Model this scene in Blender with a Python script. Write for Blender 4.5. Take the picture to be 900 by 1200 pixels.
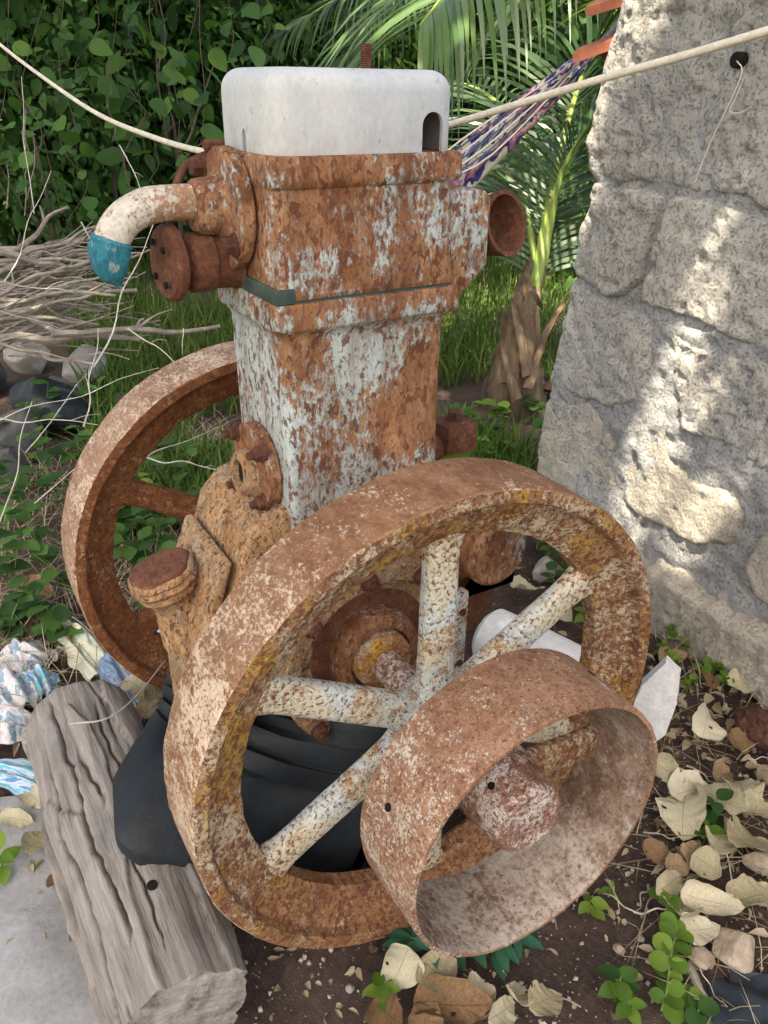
import bpy, bmesh, math, random
import numpy as np
from mathutils import Vector, Matrix, noise as mnoise

random.seed(7); RNG = np.random.default_rng(7)
for o in list(bpy.data.objects): bpy.data.objects.remove(o)
SC = bpy.context.scene; COL = SC.collection
R = math.radians

# ------------------------------------------------------------------ camera
CAMP = Vector((0.632, -0.4174, 0.9466)); YAW = -0.5352; PITCH = 0.48528; ROLL = 0.0135; FPX = 950.0
fwd = Vector((-math.cos(YAW)*math.cos(PITCH), -math.sin(YAW)*math.cos(PITCH), -math.sin(PITCH)))
rgt = fwd.cross(Vector((0, 0, 1))).normalized(); upv = rgt.cross(fwd)
CR = rgt*math.cos(ROLL) + upv*math.sin(ROLL); CU = -rgt*math.sin(ROLL) + upv*math.cos(ROLL)
cd = bpy.data.cameras.new('camera'); cam = bpy.data.objects.new('camera', cd); COL.objects.link(cam)
cam.matrix_world = Matrix(((CR.x, CU.x, -fwd.x, CAMP.x), (CR.y, CU.y, -fwd.y, CAMP.y), (CR.z, CU.z, -fwd.z, CAMP.z), (0, 0, 0, 1)))
cd.sensor_fit = 'VERTICAL'; cd.sensor_height = 36; cd.lens = 36*FPX/1200; cd.clip_start = 0.02; cd.clip_end = 500
SC.camera = cam

# ------------------------------------------------------------------ sky and sun
SUN = Vector((0.30, -0.34, 0.89)).normalized()
w = bpy.data.worlds.new('World'); SC.world = w; w.use_nodes = True
nt = w.node_tree; bg = nt.nodes['Background']
sky = nt.nodes.new('ShaderNodeTexSky'); sky.sky_type = 'NISHITA'; sky.sun_disc = False
sky.sun_elevation = math.asin(SUN.z); sky.sun_rotation = math.atan2(SUN.x, SUN.y)
sky.dust_density = 6.0; sky.air_density = 1.0; sky.ozone_density = 0.6
nt.links.new(sky.outputs[0], bg.inputs[0]); bg.inputs[1].default_value = 0.15
sd = bpy.data.lights.new('sun', 'SUN'); sd.energy = 4.5; sd.angle = R(0.53); sd.color = (1, .93, .82)
so = bpy.data.objects.new('sun', sd); COL.objects.link(so)
so.rotation_euler = (-SUN).to_track_quat('-Z', 'Y').to_euler(); so.location = (0, 0, 6)
vs = SC.view_settings; vs.view_transform = 'Standard'; vs.look = 'None'; vs.gamma = 1; vs.exposure = 2.0
vs.use_white_balance = True; vs.white_balance_temperature = 7200; vs.white_balance_tint = 10
SC.render.engine = 'CYCLES'; SC.cycles.use_denoising = True
SC.cycles.max_bounces = 8; SC.cycles.diffuse_bounces = 4; SC.cycles.transparent_max_bounces = 8

# ------------------------------------------------------------------ pixel helpers (directions only; depth comes from what a thing touches)
def ray(px, py): return fwd + CR*((px-450)/FPX) - CU*((py-600)/FPX)
def at(px, py, z=0.0):
    d = ray(px, py); return CAMP + d*((z-CAMP.z)/d.z)
def aty(px, py, y):
    d = ray(px, py); return CAMP + d*((y-CAMP.y)/d.y)
def atd(px, py, dep): return CAMP + ray(px, py)*dep

# ------------------------------------------------------------------ object helpers
WL = {}
def tag(o, label=None, cat=None, group=None, kind=None):
    if label: o['label'] = label
    if cat: o['category'] = cat
    if group: o['group'] = group
    if kind: o['kind'] = kind
    return o
def thing(name, label, cat, loc=(0, 0, 0), group=None):
    o = bpy.data.objects.new(name, None); COL.objects.link(o); o.location = loc; o.empty_display_size = .05
    WL[o.name] = Vector(loc); return tag(o, label, cat, group)
def mk(bm, name='mesh', smooth=True, sharp=38):
    me = bpy.data.meshes.new(name); bmesh.ops.recalc_face_normals(bm, faces=bm.faces[:])
    if smooth:
        for f in bm.faces: f.smooth = True
        lim = R(sharp)
        for e in bm.edges:
            if len(e.link_faces) == 2 and e.calc_face_angle(0) > lim: e.smooth = False
    bm.to_mesh(me); bm.free(); return me
def obj(name, me, mat, parent=None, loc=None):
    """me in world coordinates; its origin becomes the parent's base (or loc)"""
    if isinstance(me, bmesh.types.BMesh): me = mk(me, name)
    base = WL[parent.name] if parent else Vector(loc or (0, 0, 0))
    if base.length: me.transform(Matrix.Translation(-base))
    if mat: me.materials.clear(); me.materials.append(mat)
    o = bpy.data.objects.new(name, me); COL.objects.link(o)
    if parent: o.parent = parent
    else: o.location = base
    WL[o.name] = base
    return o
def inst(name, me, parent=None, M=Matrix()):
    """a copy that shares mesh data; M is its world matrix"""
    o = bpy.data.objects.new(name, me); COL.objects.link(o)
    WL[o.name] = M.translation.copy()
    if parent: o.parent = parent; M = Matrix.Translation(-WL[parent.name]) @ M
    o.matrix_local = M; return o
def basis(d):
    d = Vector(d).normalized(); a = Vector((0, 0, 1)) if abs(d.z) < .9 else Vector((1, 0, 0))
    u = d.cross(a).normalized(); return d, u, d.cross(u)
def lathe(prof, o, d, n=48, closed=False, cap=True, bm=None, wob=0):
    bm = bm or bmesh.new(); o = Vector(o); d, u, v = basis(d); rings = []
    for a, r in prof:
        ring = []
        for k in range(n):
            t = 2*math.pi*k/n; rr = r + (wob*mnoise.noise(Vector((math.cos(t)*2, math.sin(t)*2, a*30))) if wob else 0)
            ring.append(bm.verts.new(o + d*a + (u*math.cos(t)+v*math.sin(t))*rr))
        rings.append(ring)
    m = len(rings)
    for i in range(m if closed else m-1):
        A, B = rings[i], rings[(i+1) % m]
        for k in range(n): bm.faces.new((A[k], A[(k+1) % n], B[(k+1) % n], B[k]))
    if cap and not closed: bm.faces.new(rings[0]); bm.faces.new(rings[-1])
    return bm
def spline(pts, n):
    pts = [Vector(p) for p in pts]; out = []
    P = [pts[0]*2-pts[1]] + pts + [pts[-1]*2-pts[-2]]
    m = len(pts)-1
    for k in range(n+1):
        s = k/n*m; i = min(int(s), m-1); t = s-i
        a, b, c, e = P[i], P[i+1], P[i+2], P[i+3]
        out.append(.5*((2*b)+(c-a)*t+(2*a-5*b+4*c-e)*t*t+(3*b-a-3*c+e)*t**3))
    return out
def tube(path, rad, n=8, bm=None, cap=True, jit=0, flat=1.0):
    bm = bm or bmesh.new(); path = [Vector(p) for p in path]; m = len(path); rings = []
    t0 = (path[1]-path[0]).normalized(); _, u, v = basis(t0)
    for i, p in enumerate(path):
        t = (path[min(i+1, m-1)]-path[max(i-1, 0)]).normalized()
        u = (u - t*u.dot(t)).normalized(); v = t.cross(u)
        r = rad[i] if hasattr(rad, '__len__') else rad
        rings.append([bm.verts.new(p + (u*math.cos(2*math.pi*k/n)+v*math.sin(2*math.pi*k/n)*flat)*r*(1+(jit*random.uniform(-1, 1) if jit else 0))) for k in range(n)])
    for A, B in zip(rings, rings[1:]):
        for k in range(n): bm.faces.new((A[k], A[(k+1) % n], B[(k+1) % n], B[k]))
    if cap: bm.faces.new(rings[0]); bm.faces.new(rings[-1])
    return bm
def rbox(x0, x1, y0, y1, z0, z1, bev=.004, seg=2, bm=None):
    b = bmesh.new(); r = bmesh.ops.create_cube(b, size=1)
    for v in b.verts: v.co = Vector((x0+(v.co.x+.5)*(x1-x0), y0+(v.co.y+.5)*(y1-y0), z0+(v.co.z+.5)*(z1-z0)))
    if bev: bmesh.ops.bevel(b, geom=b.edges[:], offset=bev, segments=seg, profile=.5, affect='EDGES')
    return join(bm, b)
def join(bm, b):
    if bm is None: return b
    me = bpy.data.meshes.new('t'); b.to_mesh(me); b.free(); bm.from_mesh(me); bpy.data.meshes.remove(me); return bm
def prism(poly, f, a0, a1, bev=.004, seg=2, bm=None):
    """poly: 2-D outline; f(a, p, q) -> point; extruded from a0 to a1"""
    b = bmesh.new(); A = [b.verts.new(f(a0, p, q)) for p, q in poly]; B = [b.verts.new(f(a1, p, q)) for p, q in poly]; n = len(poly)
    b.faces.new(A); b.faces.new(B[::-1])
    for k in range(n): b.faces.new((A[k], B[k], B[(k+1) % n], A[(k+1) % n]))
    bmesh.ops.recalc_face_normals(b, faces=b.faces[:])
    if bev: bmesh.ops.bevel(b, geom=b.edges[:], offset=bev, segments=seg, profile=.5, affect='EDGES')
    return join(bm, b)
def hexbolt(o, d, r=.009, h=.009, shank=.0, bm=None):
    o = Vector(o); d = Vector(d).normalized()
    bm = lathe([(-.003, r*1.25), (.0015, r*1.25), (.002, r*1.0)], o, d, 16, bm=bm)
    b = lathe([(.001, r), (h-.0015, r), (h, r*.82)], o, d, 6)
    bm = join(bm, b)
    if shank: bm = lathe([(h*.8, r*.55), (h+shank, r*.55)], o, d, 10, bm=bm)
    return bm
def fbm(p, s, o=4, off=0): return mnoise.fractal(Vector((p[0]*s+off, p[1]*s+off*.7, p[2]*s-off)), .9, 2.1, o)
def roughen(bm, amp, s, off=0, o=4):
    bm.normal_update()
    for v in bm.verts: v.co += v.normal*amp*fbm(v.co, s, o, off)
    return bm
def rock(c, rx, ry, rz, seed, sub=3, amp=.28, rot=0, flat=0.):
    b = bmesh.new(); bmesh.ops.create_icosphere(b, subdivisions=sub, radius=1); Mz = Matrix.Rotation(rot, 3, 'Z')
    for v in b.verts:
        q = v.co.copy(); n = 1+amp*mnoise.noise(q*1.2+Vector((seed, 0, 0)))+amp*.5*mnoise.noise(q*2.6+Vector((0, seed, 0)))+amp*.15*mnoise.noise(q*7+Vector((0, 0, seed)))
        q = q*n
        for k in range(11):                         # broken facets
            dd = Vector((math.sin(seed*3+k*2.4), math.cos(seed*1.7+k*1.9), math.sin(seed+k*3.3)*.8)).normalized(); e = q.dot(dd)-.70
            if e > 0: q -= dd*e*.85
        v.co = Vector(c) + Mz @ Vector((q.x*rx, q.y*ry, max(q.z, -.75)*rz))
    return b
# ---- vectorised value noise
def vnoise(P, s, seed=0):
    seed = int(seed); P = np.asarray(P, float)*s + seed*17.31; i = np.floor(P).astype(np.int64); f = P-i; f = f*f*(3-2*f)
    def h(a):
        n = (a[:, 0]*374761393 + a[:, 1]*668265263 + a[:, 2]*2147483647*3 + seed*97531) & 0xffffffff
        n = ((n ^ (n >> 13))*1274126177) & 0xffffffff; n = (n ^ (n >> 16)) & 0xffff
        return n/65535.0
    r = 0
    for dx in (0, 1):
        for dy in (0, 1):
            for dz in (0, 1):
                wgt = (f[:, 0] if dx else 1-f[:, 0])*(f[:, 1] if dy else 1-f[:, 1])*(f[:, 2] if dz else 1-f[:, 2])
                r = r + wgt*h(i+np.array([dx, dy, dz]))
    return r*2-1
def vfbm(P, s, o=4, seed=0, g=.5): return sum(vnoise(P, s*2.03**k, seed+k)*g**k for k in range(o))
def npmesh(name, V, F, smooth=True, attrs=None, uv=None):
    """V (n,3); F (m,k) array or list of arrays"""
    me = bpy.data.meshes.new(name); Fs = F if isinstance(F, list) else [F]
    V = np.ascontiguousarray(V, np.float32); me.vertices.add(len(V)); me.vertices.foreach_set('co', V.ravel())
    loops = np.concatenate([f.ravel() for f in Fs]).astype(np.int32); cnt = np.concatenate([np.full(len(f), f.shape[1]) for f in Fs])
    me.loops.add(len(loops)); me.loops.foreach_set('vertex_index', loops)
    st = np.concatenate([[0], np.cumsum(cnt)[:-1]]).astype(np.int32)
    me.polygons.add(len(cnt)); me.polygons.foreach_set('loop_start', st)
    try: me.polygons.foreach_set('loop_total', cnt.astype(np.int32))
    except Exception: pass
    if smooth: me.polygons.foreach_set('use_smooth', np.ones(len(cnt), bool))
    for k, a in (attrs or {}).items():
        at_ = me.attributes.new(k, 'FLOAT', 'POINT'); at_.data.foreach_set('value', np.ascontiguousarray(a, np.float32))
    if uv is not None:
        l = me.uv_layers.new(name='UVMap'); l.data.foreach_set('uv', np.ascontiguousarray(uv[loops], np.float32).ravel())
    me.update(calc_edges=True); me.validate(); return me
def gridmesh(name, X, attrs=None, uv=None, mask=None):
    """X (a,b,3) grid of points"""
    a, b = X.shape[:2]; I = np.arange(a*b).reshape(a, b)
    F = np.stack([I[:-1, :-1], I[1:, :-1], I[1:, 1:], I[:-1, 1:]], -1).reshape(-1, 4)
    if mask is not None:
        F = F[mask.ravel()]; used = np.unique(F); mp = -np.ones(a*b, int); mp[used] = np.arange(len(used)); F = mp[F]
        V = X.reshape(-1, 3)[used]
        return npmesh(name, V, F, attrs={k: v.ravel()[used] for k, v in (attrs or {}).items()}, uv=None if uv is None else uv.reshape(-1, 2)[used])
    return npmesh(name, X.reshape(-1, 3), F, attrs={k: v.ravel() for k, v in (attrs or {}).items()}, uv=None if uv is None else uv.reshape(-1, 2))

# ------------------------------------------------------------------ materials
class NB:
    def __init__(s, name):
        s.m = bpy.data.materials.new(name); s.m.use_nodes = True; s.t = s.m.node_tree; s.p = s.t.nodes['Principled BSDF']; s.out = s.t.nodes['Material Output']
    def n(s, t, **k):
        x = s.t.nodes.new('ShaderNode'+t)
        for a, b in k.items(): setattr(x, a, b)
        return x
    def l(s, a, b): s.t.links.new(a, b)
    def coord(s, kind='Object', sc=(1, 1, 1), loc=(0, 0, 0), rot=(0, 0, 0)):
        c = s.n('TexCoord'); m = s.n('Mapping'); m.inputs['Scale'].default_value = sc; m.inputs['Location'].default_value = loc; m.inputs['Rotation'].default_value = rot
        s.l(c.outputs[kind], m.inputs[0]); return m.outputs[0]
    def noise(s, vec, scale, det=6, rough=.6, dist=0, out=0):
        x = s.n('TexNoise'); x.inputs['Scale'].default_value = scale; x.inputs['Detail'].default_value = det; x.inputs['Roughness'].default_value = rough; x.inputs['Distortion'].default_value = dist
        s.l(vec, x.inputs['Vector']); return x.outputs[out]
    def voro(s, vec, scale, feat='F1', out='Distance', rnd=1):
        x = s.n('TexVoronoi'); x.feature = feat; x.inputs['Scale'].default_value = scale; x.inputs['Randomness'].default_value = rnd; s.l(vec, x.inputs['Vector']); return x.outputs[out]
    def ramp(s, v, stops, mode='LINEAR'):
        x = s.n('ValToRGB'); e = x.color_ramp.elements; x.color_ramp.interpolation = mode
        while len(e) < len(stops): e.new(.5)
        for a, (p, c) in zip(e, stops): a.position = p; a.color = (*c, 1) if len(c) == 3 else c
        s.l(v, x.inputs[0]); return x.outputs[0]
    def rng(s, v, a, b, c=0, d=1):
        x = s.n('MapRange'); x.clamp = True
        for k, q in zip(('From Min', 'From Max', 'To Min', 'To Max'), (a, b, c, d)): x.inputs[k].default_value = q
        s.l(v, x.inputs['Value']); return x.outputs[0]
    def math(s, op, a, b=None):
        x = s.n('Math', operation=op)
        for k, q in enumerate((a, b)):
            if q is None: continue
            if isinstance(q, (int, float)): x.inputs[k].default_value = q
            else: s.l(q, x.inputs[k])
        return x.outputs[0]
    def mix(s, f, a, b, mode='MIX'):
        x = s.n('Mix', data_type='RGBA', blend_type=mode)
        for k, q in ((0, f), (6, a), (7, b)):
            if isinstance(q, (int, float)): x.inputs[k].default_value = q
            elif isinstance(q, tuple): x.inputs[k].default_value = (*q, 1)
            else: s.l(q, x.inputs[k])
        return x.outputs[2]
    def sep(s, v):
        x = s.n('SeparateXYZ'); s.l(v, x.inputs[0]); return x.outputs
    def bump(s, h, st=.5, dist=.002):
        x = s.n('Bump'); x.inputs['Strength'].default_value = st; x.inputs['Distance'].default_value = dist; s.l(h, x.inputs['Height']); s.l(x.outputs[0], s.p.inputs['Normal'])
    def done(s, col, rough=.8, metal=0, spec=.3):
        if isinstance(col, tuple): s.p.inputs['Base Color'].default_value = (*col, 1)
        else: s.l(col, s.p.inputs['Base Color'])
        if isinstance(rough, (int, float)): s.p.inputs['Roughness'].default_value = rough
        else: s.l(rough, s.p.inputs['Roughness'])
        s.p.inputs['Metallic'].default_value = metal; s.p.inputs['Specular IOR Level'].default_value = spec; return s.m

def rust(name, base, paint, amt=0., spk=0., psc=16, ssc=90, zones=(), sp2=.0, dark=(.075, .026, .014), stretch=(1, 1, 1), bump=.6, fine=1.0, second=None, soft=.05, runs=0):
    """old paint flaking off rust. base: three rust tones; amt/spk shift how much paint / how many pits"""
    b = NB(name); v = b.coord('Object', stretch); raw = b.coord('Object')
    big = b.noise(v, 7, 5, .6); colr = b.ramp(big, [(.32, base[0]), (.5, base[1]), (.68, base[2])])
    colr = b.mix(.55, colr, b.ramp(b.noise(v, 42, 8, .74, .3), [(.36, base[0]), (.5, base[1]), (.62, base[2])]))
    mic = b.noise(v, 260, 4, .65)
    fn = b.noise(v, 95, 8, .76); colr = b.mix(.75*fine, colr, b.ramp(fn, [(.3, (.42, .38, .35)), (.5, (1, 1, 1)), (.72, (1.5, 1.5, 1.45))]), 'MULTIPLY')
    pn = b.math('ADD', b.math('MULTIPLY', b.noise(v, psc, 5, .65), .6), b.math('MULTIPLY', b.noise(v, psc*4.2, 6, .72), .55)); pn = b.math('ADD', pn, b.math('MULTIPLY', b.noise(v, psc*11, 5, .7), .85)); pn = b.math('ADD', pn, amt-.5)
    xyz = b.sep(raw)
    for z in zones:
        if z[0] == 'sph':
            d = b.n('VectorMath', operation='DISTANCE'); b.l(raw, d.inputs[0]); d.inputs[1].default_value = z[1]
            pn = b.math('ADD', pn, b.rng(d.outputs['Value'], z[2]*.35, z[2], z[3], 0))
        else: pn = b.math('ADD', pn, b.rng(xyz['XYZ'.index(z[0])], z[1], z[2], 0, z[3]))
    mask = b.rng(pn, .5-soft, .5+soft)
    pc = b.mix(.6, paint, b.ramp(b.noise(v, 24, 6, .65), [(.3, (.62, .58, .52)), (.55, (1, 1, 1)), (.75, (1.12, 1.12, 1.1))]), 'MULTIPLY')
    if second: pc = b.mix(b.rng(b.noise(v, 11, 5, .6), .5, .56), pc, second)
    colr = b.mix(mask, colr, pc)
    sn = b.math('ADD', b.noise(v, ssc*1.7, 4, .62), spk); sm = b.rng(sn, .585, .615)
    sn2 = b.math('ADD', b.noise(v, ssc*.7, 7, .74), spk*.8+sp2-.01); sm2 = b.rng(sn2, .61, .635)
    sm = b.math('MAXIMUM', sm, sm2); sm = b.math('MAXIMUM', sm, b.math('MULTIPLY', b.rng(b.math('ADD', b.noise(v, ssc*2.4, 3, .6), spk), .60, .64), .7))
    colr = b.mix(.6, colr, b.ramp(mic, [(.3, (.62, .60, .58)), (.52, (1, 1, 1)), (.72, (1.3, 1.3, 1.28))]), 'MULTIPLY')
    if runs:                                   # rust runs down the casting
        rn = b.noise(b.coord('Object', (1, 1, .10)), 46, 6, .66); colr = b.mix(b.rng(rn, .50, .64, 0, runs), colr, (.17, .070, .032)); blot = b.noise(raw, 17, 7, .72); colr = b.mix(b.rng(blot, .52, .66, 0, runs), colr, (.115, .050, .028))
    dk = b.mix(b.noise(v, 30, 4, .6), dark, tuple(c*2.6 for c in dark))
    colr = b.mix(b.math('MULTIPLY', sm, .88), colr, dk)
    h = b.math('ADD', b.math('MULTIPLY', mask, .8), b.math('MULTIPLY', sm, -.9)); h = b.math('ADD', h, b.math('MULTIPLY', fn, 1.3))
    b.bump(h, bump, .0016)
    return b.done(colr, b.rng(mask, 0, 1, .88, .62), 0, .25)

ORANGE = ((.14, .057, .028), (.29, .135, .062), (.40, .24, .14))
BROWN = ((.13, .052, .030), (.25, .115, .066), (.37, .21, .135))
STRAW = ((.25, .115, .045), (.40, .225, .105), (.50, .35, .21))
PAINT = (.47, .525, .505)
M_head = rust('rusty painted cast iron head', ORANGE, PAINT, -.125, .022, 13, 80, zones=(('sph', (.075, .03, .835), .075, .13), ('sph', (.075, .095, .83), .05, .14), ('sph', (.075, -.09, .79), .05, .12), ('sph', (.075, .125, .785), .05, .10), ('sph', (.075, -.02, .77), .08, .03)), stretch=(1, 1, .6), runs=.62)
M_cyl = rust('rusty painted cast iron cylinder', ORANGE, PAINT, -.012, .008, 15, 75, zones=(('Z', .60, .52, .15), ('sph', (.07, .0, .70), .09, .10), ('sph', (.075, .055, .62), .09, -.2), ('sph', (.075, -.085, .70), .06, -.12), ('sph', (.075, .10, .66), .07, -.1), ('Z', .735, .75, -.1), ('Y', -.088, -.10, .09)), stretch=(1, 1, .55), runs=.42)
M_crank = rust('flaking straw coloured rust', STRAW, (.52, .42, .30), -.075, .0, 30, 90, stretch=(1, 1, .7), bump=.9)
M_dark = rust('deep brown rust', ((.075, .030, .019), (.13, .052, .030), (.24, .105, .055)), (.3, .2, .12), -.2, .01, 20, 70)
M_bolt = rust('dark bolt rust', ((.05, .024, .018), (.10, .042, .027), (.2, .085, .045)), (.3, .2, .12), -.25, 0, 40, 150)
M_pipe = rust('cream painted pipe with rust', ((.30, .15, .08), (.38, .21, .12), (.45, .28, .17)), (.66, .60, .50), .035, -.09, 16, 90)
M_spoke = rust('pale painted spoke with rust pits', ((.26, .13, .06), (.38, .21, .10), (.45, .30, .18)), (.54, .58, .56), .075, .01, 15, 95, second=(.58, .53, .40))
M_rim = rust('flywheel tread rust', ((.17, .078, .038), (.26, .132, .066), (.35, .205, .118)), (.60, .46, .33), -.135, -.005, 24, 105, zones=(('Y', -.10, -.26, .17), ('Z', -.05, -.2, .04)), stretch=(.7, 1, 1), dark=(.17, .07, .042))  # paler to the left: old primer, with left-hand light partly painted in
M_lip = rust('flywheel face rust and old primer', ((.15, .068, .035), (.26, .13, .06), (.37, .23, .125)), (.52, .43, .30), -.01, .035, 17, 80, zones=(('Z', -.06, -.2, -.14), ('Y', .0, -.2, .03)), second=(.42, .25, .055), sp2=.025)
M_farrim = rust('far flywheel tread rust', ((.22, .115, .07), (.33, .19, .125), (.42, .28, .19)), (.62, .47, .34), -.04, -.06, 24, 120, stretch=(.6, 1, 1))
M_farlip = rust('far flywheel face rust', ((.11, .043, .02), (.22, .082, .03), (.33, .145, .05)), (.4, .27, .16), -.12, .03, 20, 75)
M_pul = rust('pulley rust with pale scabs', ((.18, .092, .052), (.27, .146, .086), (.35, .215, .14)), (.56, .49, .40), -.145, .0, 28, 140, zones=(('Y', -.02, -.13, .10),), bump=.45)
M_pulin = rust('pulley bore with painted light', ((.11, .064, .042), (.20, .130, .092), (.31, .24, .19)), (.40, .345, .29), -.1, -.06, 14, 80, zones=(('Z', -.06, -.13, .13),), bump=.3, soft=.1)  # paler low in the bore: light from above painted into the colour
M_hub = rust('pulley hub rust', ((.16, .07, .045), (.27, .14, .09), (.36, .22, .15)), (.62, .55, .5), -.04, .02, 22, 100)
M_bear = rust('bearing cap rust with yellow paint', ((.25, .11, .045), (.36, .17, .07), (.42, .25, .12)), (.52, .44, .36), -.02, -.01, 18, 90, second=(.62, .33, .03))

def simple(name, c1, c2, scale=10, rough=.8, bump=.3, fsc=80, spec=.3, kind='Object', stretch=(1, 1, 1), c3=None, det=6, dist=.002, metal=0):
    b = NB(name); v = b.coord(kind, stretch); n = b.noise(v, scale, det, .62)
    st = [(.34, c1), (.62, c2)] + ([(.74, c3)] if c3 else [])
    c = b.ramp(n, st); f = b.noise(v, fsc, 6, .7)
    c = b.mix(.45, c, b.ramp(f, [(.3, (.55, .55, .55)), (.55, (1, 1, 1)), (.75, (1.25, 1.25, 1.25))]), 'MULTIPLY')
    b.bump(b.math('ADD', f, b.math('MULTIPLY', n, .8)), bump, dist); return b.done(c, rough, metal, spec)
M_alu = simple('weathered cast aluminium', (.40, .425, .44), (.58, .59, .575), 11, .6, .3, 190, .4, c3=(.66, .65, .60), dist=.001, stretch=(1, 1, .6))
def alumat():
    b = NB('weathered cast aluminium cover'); v = b.coord('Object', (1, 1, .6)); r = b.coord('Object'); n = b.noise(v, 10, 7, .62); f = b.noise(v, 210, 5, .7); n2 = b.noise(v, 38, 7, .7)
    c = b.ramp(n, [(.32, (.37, .395, .405)), (.5, (.50, .515, .512)), (.68, (.59, .585, .55))]); c = b.mix(.4, c, b.ramp(f, [(.3, (.7, .7, .7)), (.55, (1, 1, 1)), (.75, (1.15, 1.15, 1.15))]), 'MULTIPLY')
    c = b.mix(b.rng(n2, .58, .70, 0, .35), c, (.33, .335, .33)); z = b.sep(r)[2]
    st = b.math('MULTIPLY', b.rng(z, .915, .888), b.rng(n2, .40, .60)); c = b.mix(b.math('MULTIPLY', st, .45), c, (.34, .24, .15))
    pit = b.rng(b.noise(v, 120, 3, .6), .66, .70); c = b.mix(b.math('MULTIPLY', pit, .5), c, (.22, .21, .19)); b.bump(b.math('ADD', f, b.math('ADD', n2, b.math('MULTIPLY', pit, -1.0))), .3, .0012); return b.done(c, .62, 0, .35)
M_alu = alumat()
M_black = simple('black polythene', (.008, .011, .014), (.022, .028, .032), 7, .52, .5, 30, .25, c3=(.06, .06, .058), dist=.004)
M_gasket = simple('dark green old paint', (.03, .05, .045), (.07, .10, .085), 25, .6)
M_white = simple('white plastic', (.66, .68, .70), (.74, .75, .76), 9, .4, .05, 60, .4)
M_void = NB('dark hollow').done((.006, .005, .004), .9)  # near-black colour paints the shade inside holes and bores
M_barkg = simple('grey peeling bark', (.12, .105, .09), (.28, .25, .22), 30, .9, .6, 90, stretch=(.3, 1, 1))
M_oil = simple('oil blackened iron', (.012, .012, .011), (.05, .045, .036), 20, .6, .4, 70)
M_foam = simple('white ceramic shard', (.60, .61, .62), (.70, .70, .69), 20, .6, .2, 120)
M_tape = simple('teal tape', (.015, .13, .19), (.05, .25, .32), 34, .5, .5, 70, .35, c3=(.5, .54, .46), stretch=(1, 1, .4))
M_tape = rust('ragged teal tape', ((.012, .10, .15), (.025, .18, .24), (.06, .28, .33)), (.50, .53, .46), -.11, -.06, 18, 120, dark=(.02, .05, .06), stretch=(1, 1, .4))
M_rope = simple('cream nylon rope', (.58, .52, .40), (.70, .65, .53), 60, .75, .5, 300)
M_cord = simple('dark grey cord', (.05, .05, .055), (.11, .11, .12), 60, .8)
M_tile = simple('red clay roof tile', (.30, .095, .05), (.42, .15, .085), 18, .85, .3, 90)
M_stone = simple('grey field stone', (.20, .19, .17), (.33, .31, .28), 9, .9, .5, 50, c3=(.42, .39, .34))
M_stoned = simple('dark field stone', (.045, .047, .045), (.11, .11, .105), 9, .9, .5, 50)
M_tan = simple('tan field stone', (.27, .205, .14), (.44, .375, .29), 26, .9, .9, 110, c3=(.52, .50, .46), dist=.004, det=9)
M_slab = simple('grey cement sheet', (.20, .20, .195), (.34, .345, .345), 9, .85, .5, 130, c3=(.42, .42, .41), det=9)
M_twig = simple('bleached dry twig', (.15, .128, .105), (.31, .275, .23), 22, .92, .6, 110, c3=(.40, .36, .30))
M_twigw = simple('pale bare stem', (.45, .41, .34), (.60, .56, .48), 40, .85)
M_bark = simple('dark tree bark', (.045, .033, .025), (.11, .085, .065), 14, .95, .8, 60, stretch=(1, 1, .3))
M_stem = simple('green stem', (.10, .16, .04), (.20, .24, .08), 30, .6)
M_fibre = simple('brown palm sheath fibre', (.045, .030, .019), (.15, .105, .065), 22, .95, 1.0, 90, stretch=(1, 1, .12), c3=(.27, .20, .13))
M_petiole = simple('green palm stalk', (.10, .17, .03), (.22, .28, .06), 8, .5, .2, 60, stretch=(1, 1, .2))
M_husk = simple('reddish coir fibre', (.045, .02, .014), (.11, .05, .035), 20, .95, 1.0, 90)
M_bluesheet = simple('blue grey plastic sheet', (.012, .018, .026), (.032, .045, .06), 12, .5, .3, 40)
M_debris = simple('pale debris', (.30, .26, .21), (.46, .41, .33), 60, .9, .2, 200)

def leafmat(name, stops, trans=.35, rough=.62, spec=.22):
    b = NB(name); a = b.n('Attribute'); a.attribute_name = 'tint'; oi = b.n('ObjectInfo')
    v = b.math('FRACT', b.math('ADD', a.outputs['Fac'], oi.outputs['Random']))
    v = b.math('ADD', b.math('MULTIPLY', v, .86), b.math('MULTIPLY', b.noise(b.coord('Object'), 30, 3, .5), .14))
    c = b.ramp(v, stops); b.done(c, rough, 0, spec)
    tr = b.n('BsdfTranslucent'); b.l(b.mix(1., c, (1.15, 1.25, .45), 'MULTIPLY'), tr.inputs[0])
    mx = b.n('MixShader'); mx.inputs[0].default_value = trans; b.l(b.p.outputs[0], mx.inputs[1]); b.l(tr.outputs[0], mx.inputs[2]); b.l(mx.outputs[0], b.out.inputs[0]); return b.m
G1 = [(0, (.010, .030, .008)), (.45, (.026, .072, .016)), (.8, (.060, .140, .026)), (1, (.13, .22, .035))]
G2 = [(0, (.022, .064, .018)), (.5, (.044, .112, .025)), (1, (.095, .185, .038))]
G3 = [(0, (.06, .13, .022)), (.5, (.11, .21, .030)), (1, (.21, .31, .05))]
M_leaf = leafmat('broad green leaf', G1); M_weed = leafmat('weed leaf', G2, .35); M_fresh = leafmat('fresh yellow green leaf', G3, .4)
M_palm = leafmat('palm leaflet', [(0, (.045, .095, .035)), (.5, (.085, .155, .05)), (1, (.16, .23, .09))], .3, .35, .5)
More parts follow.
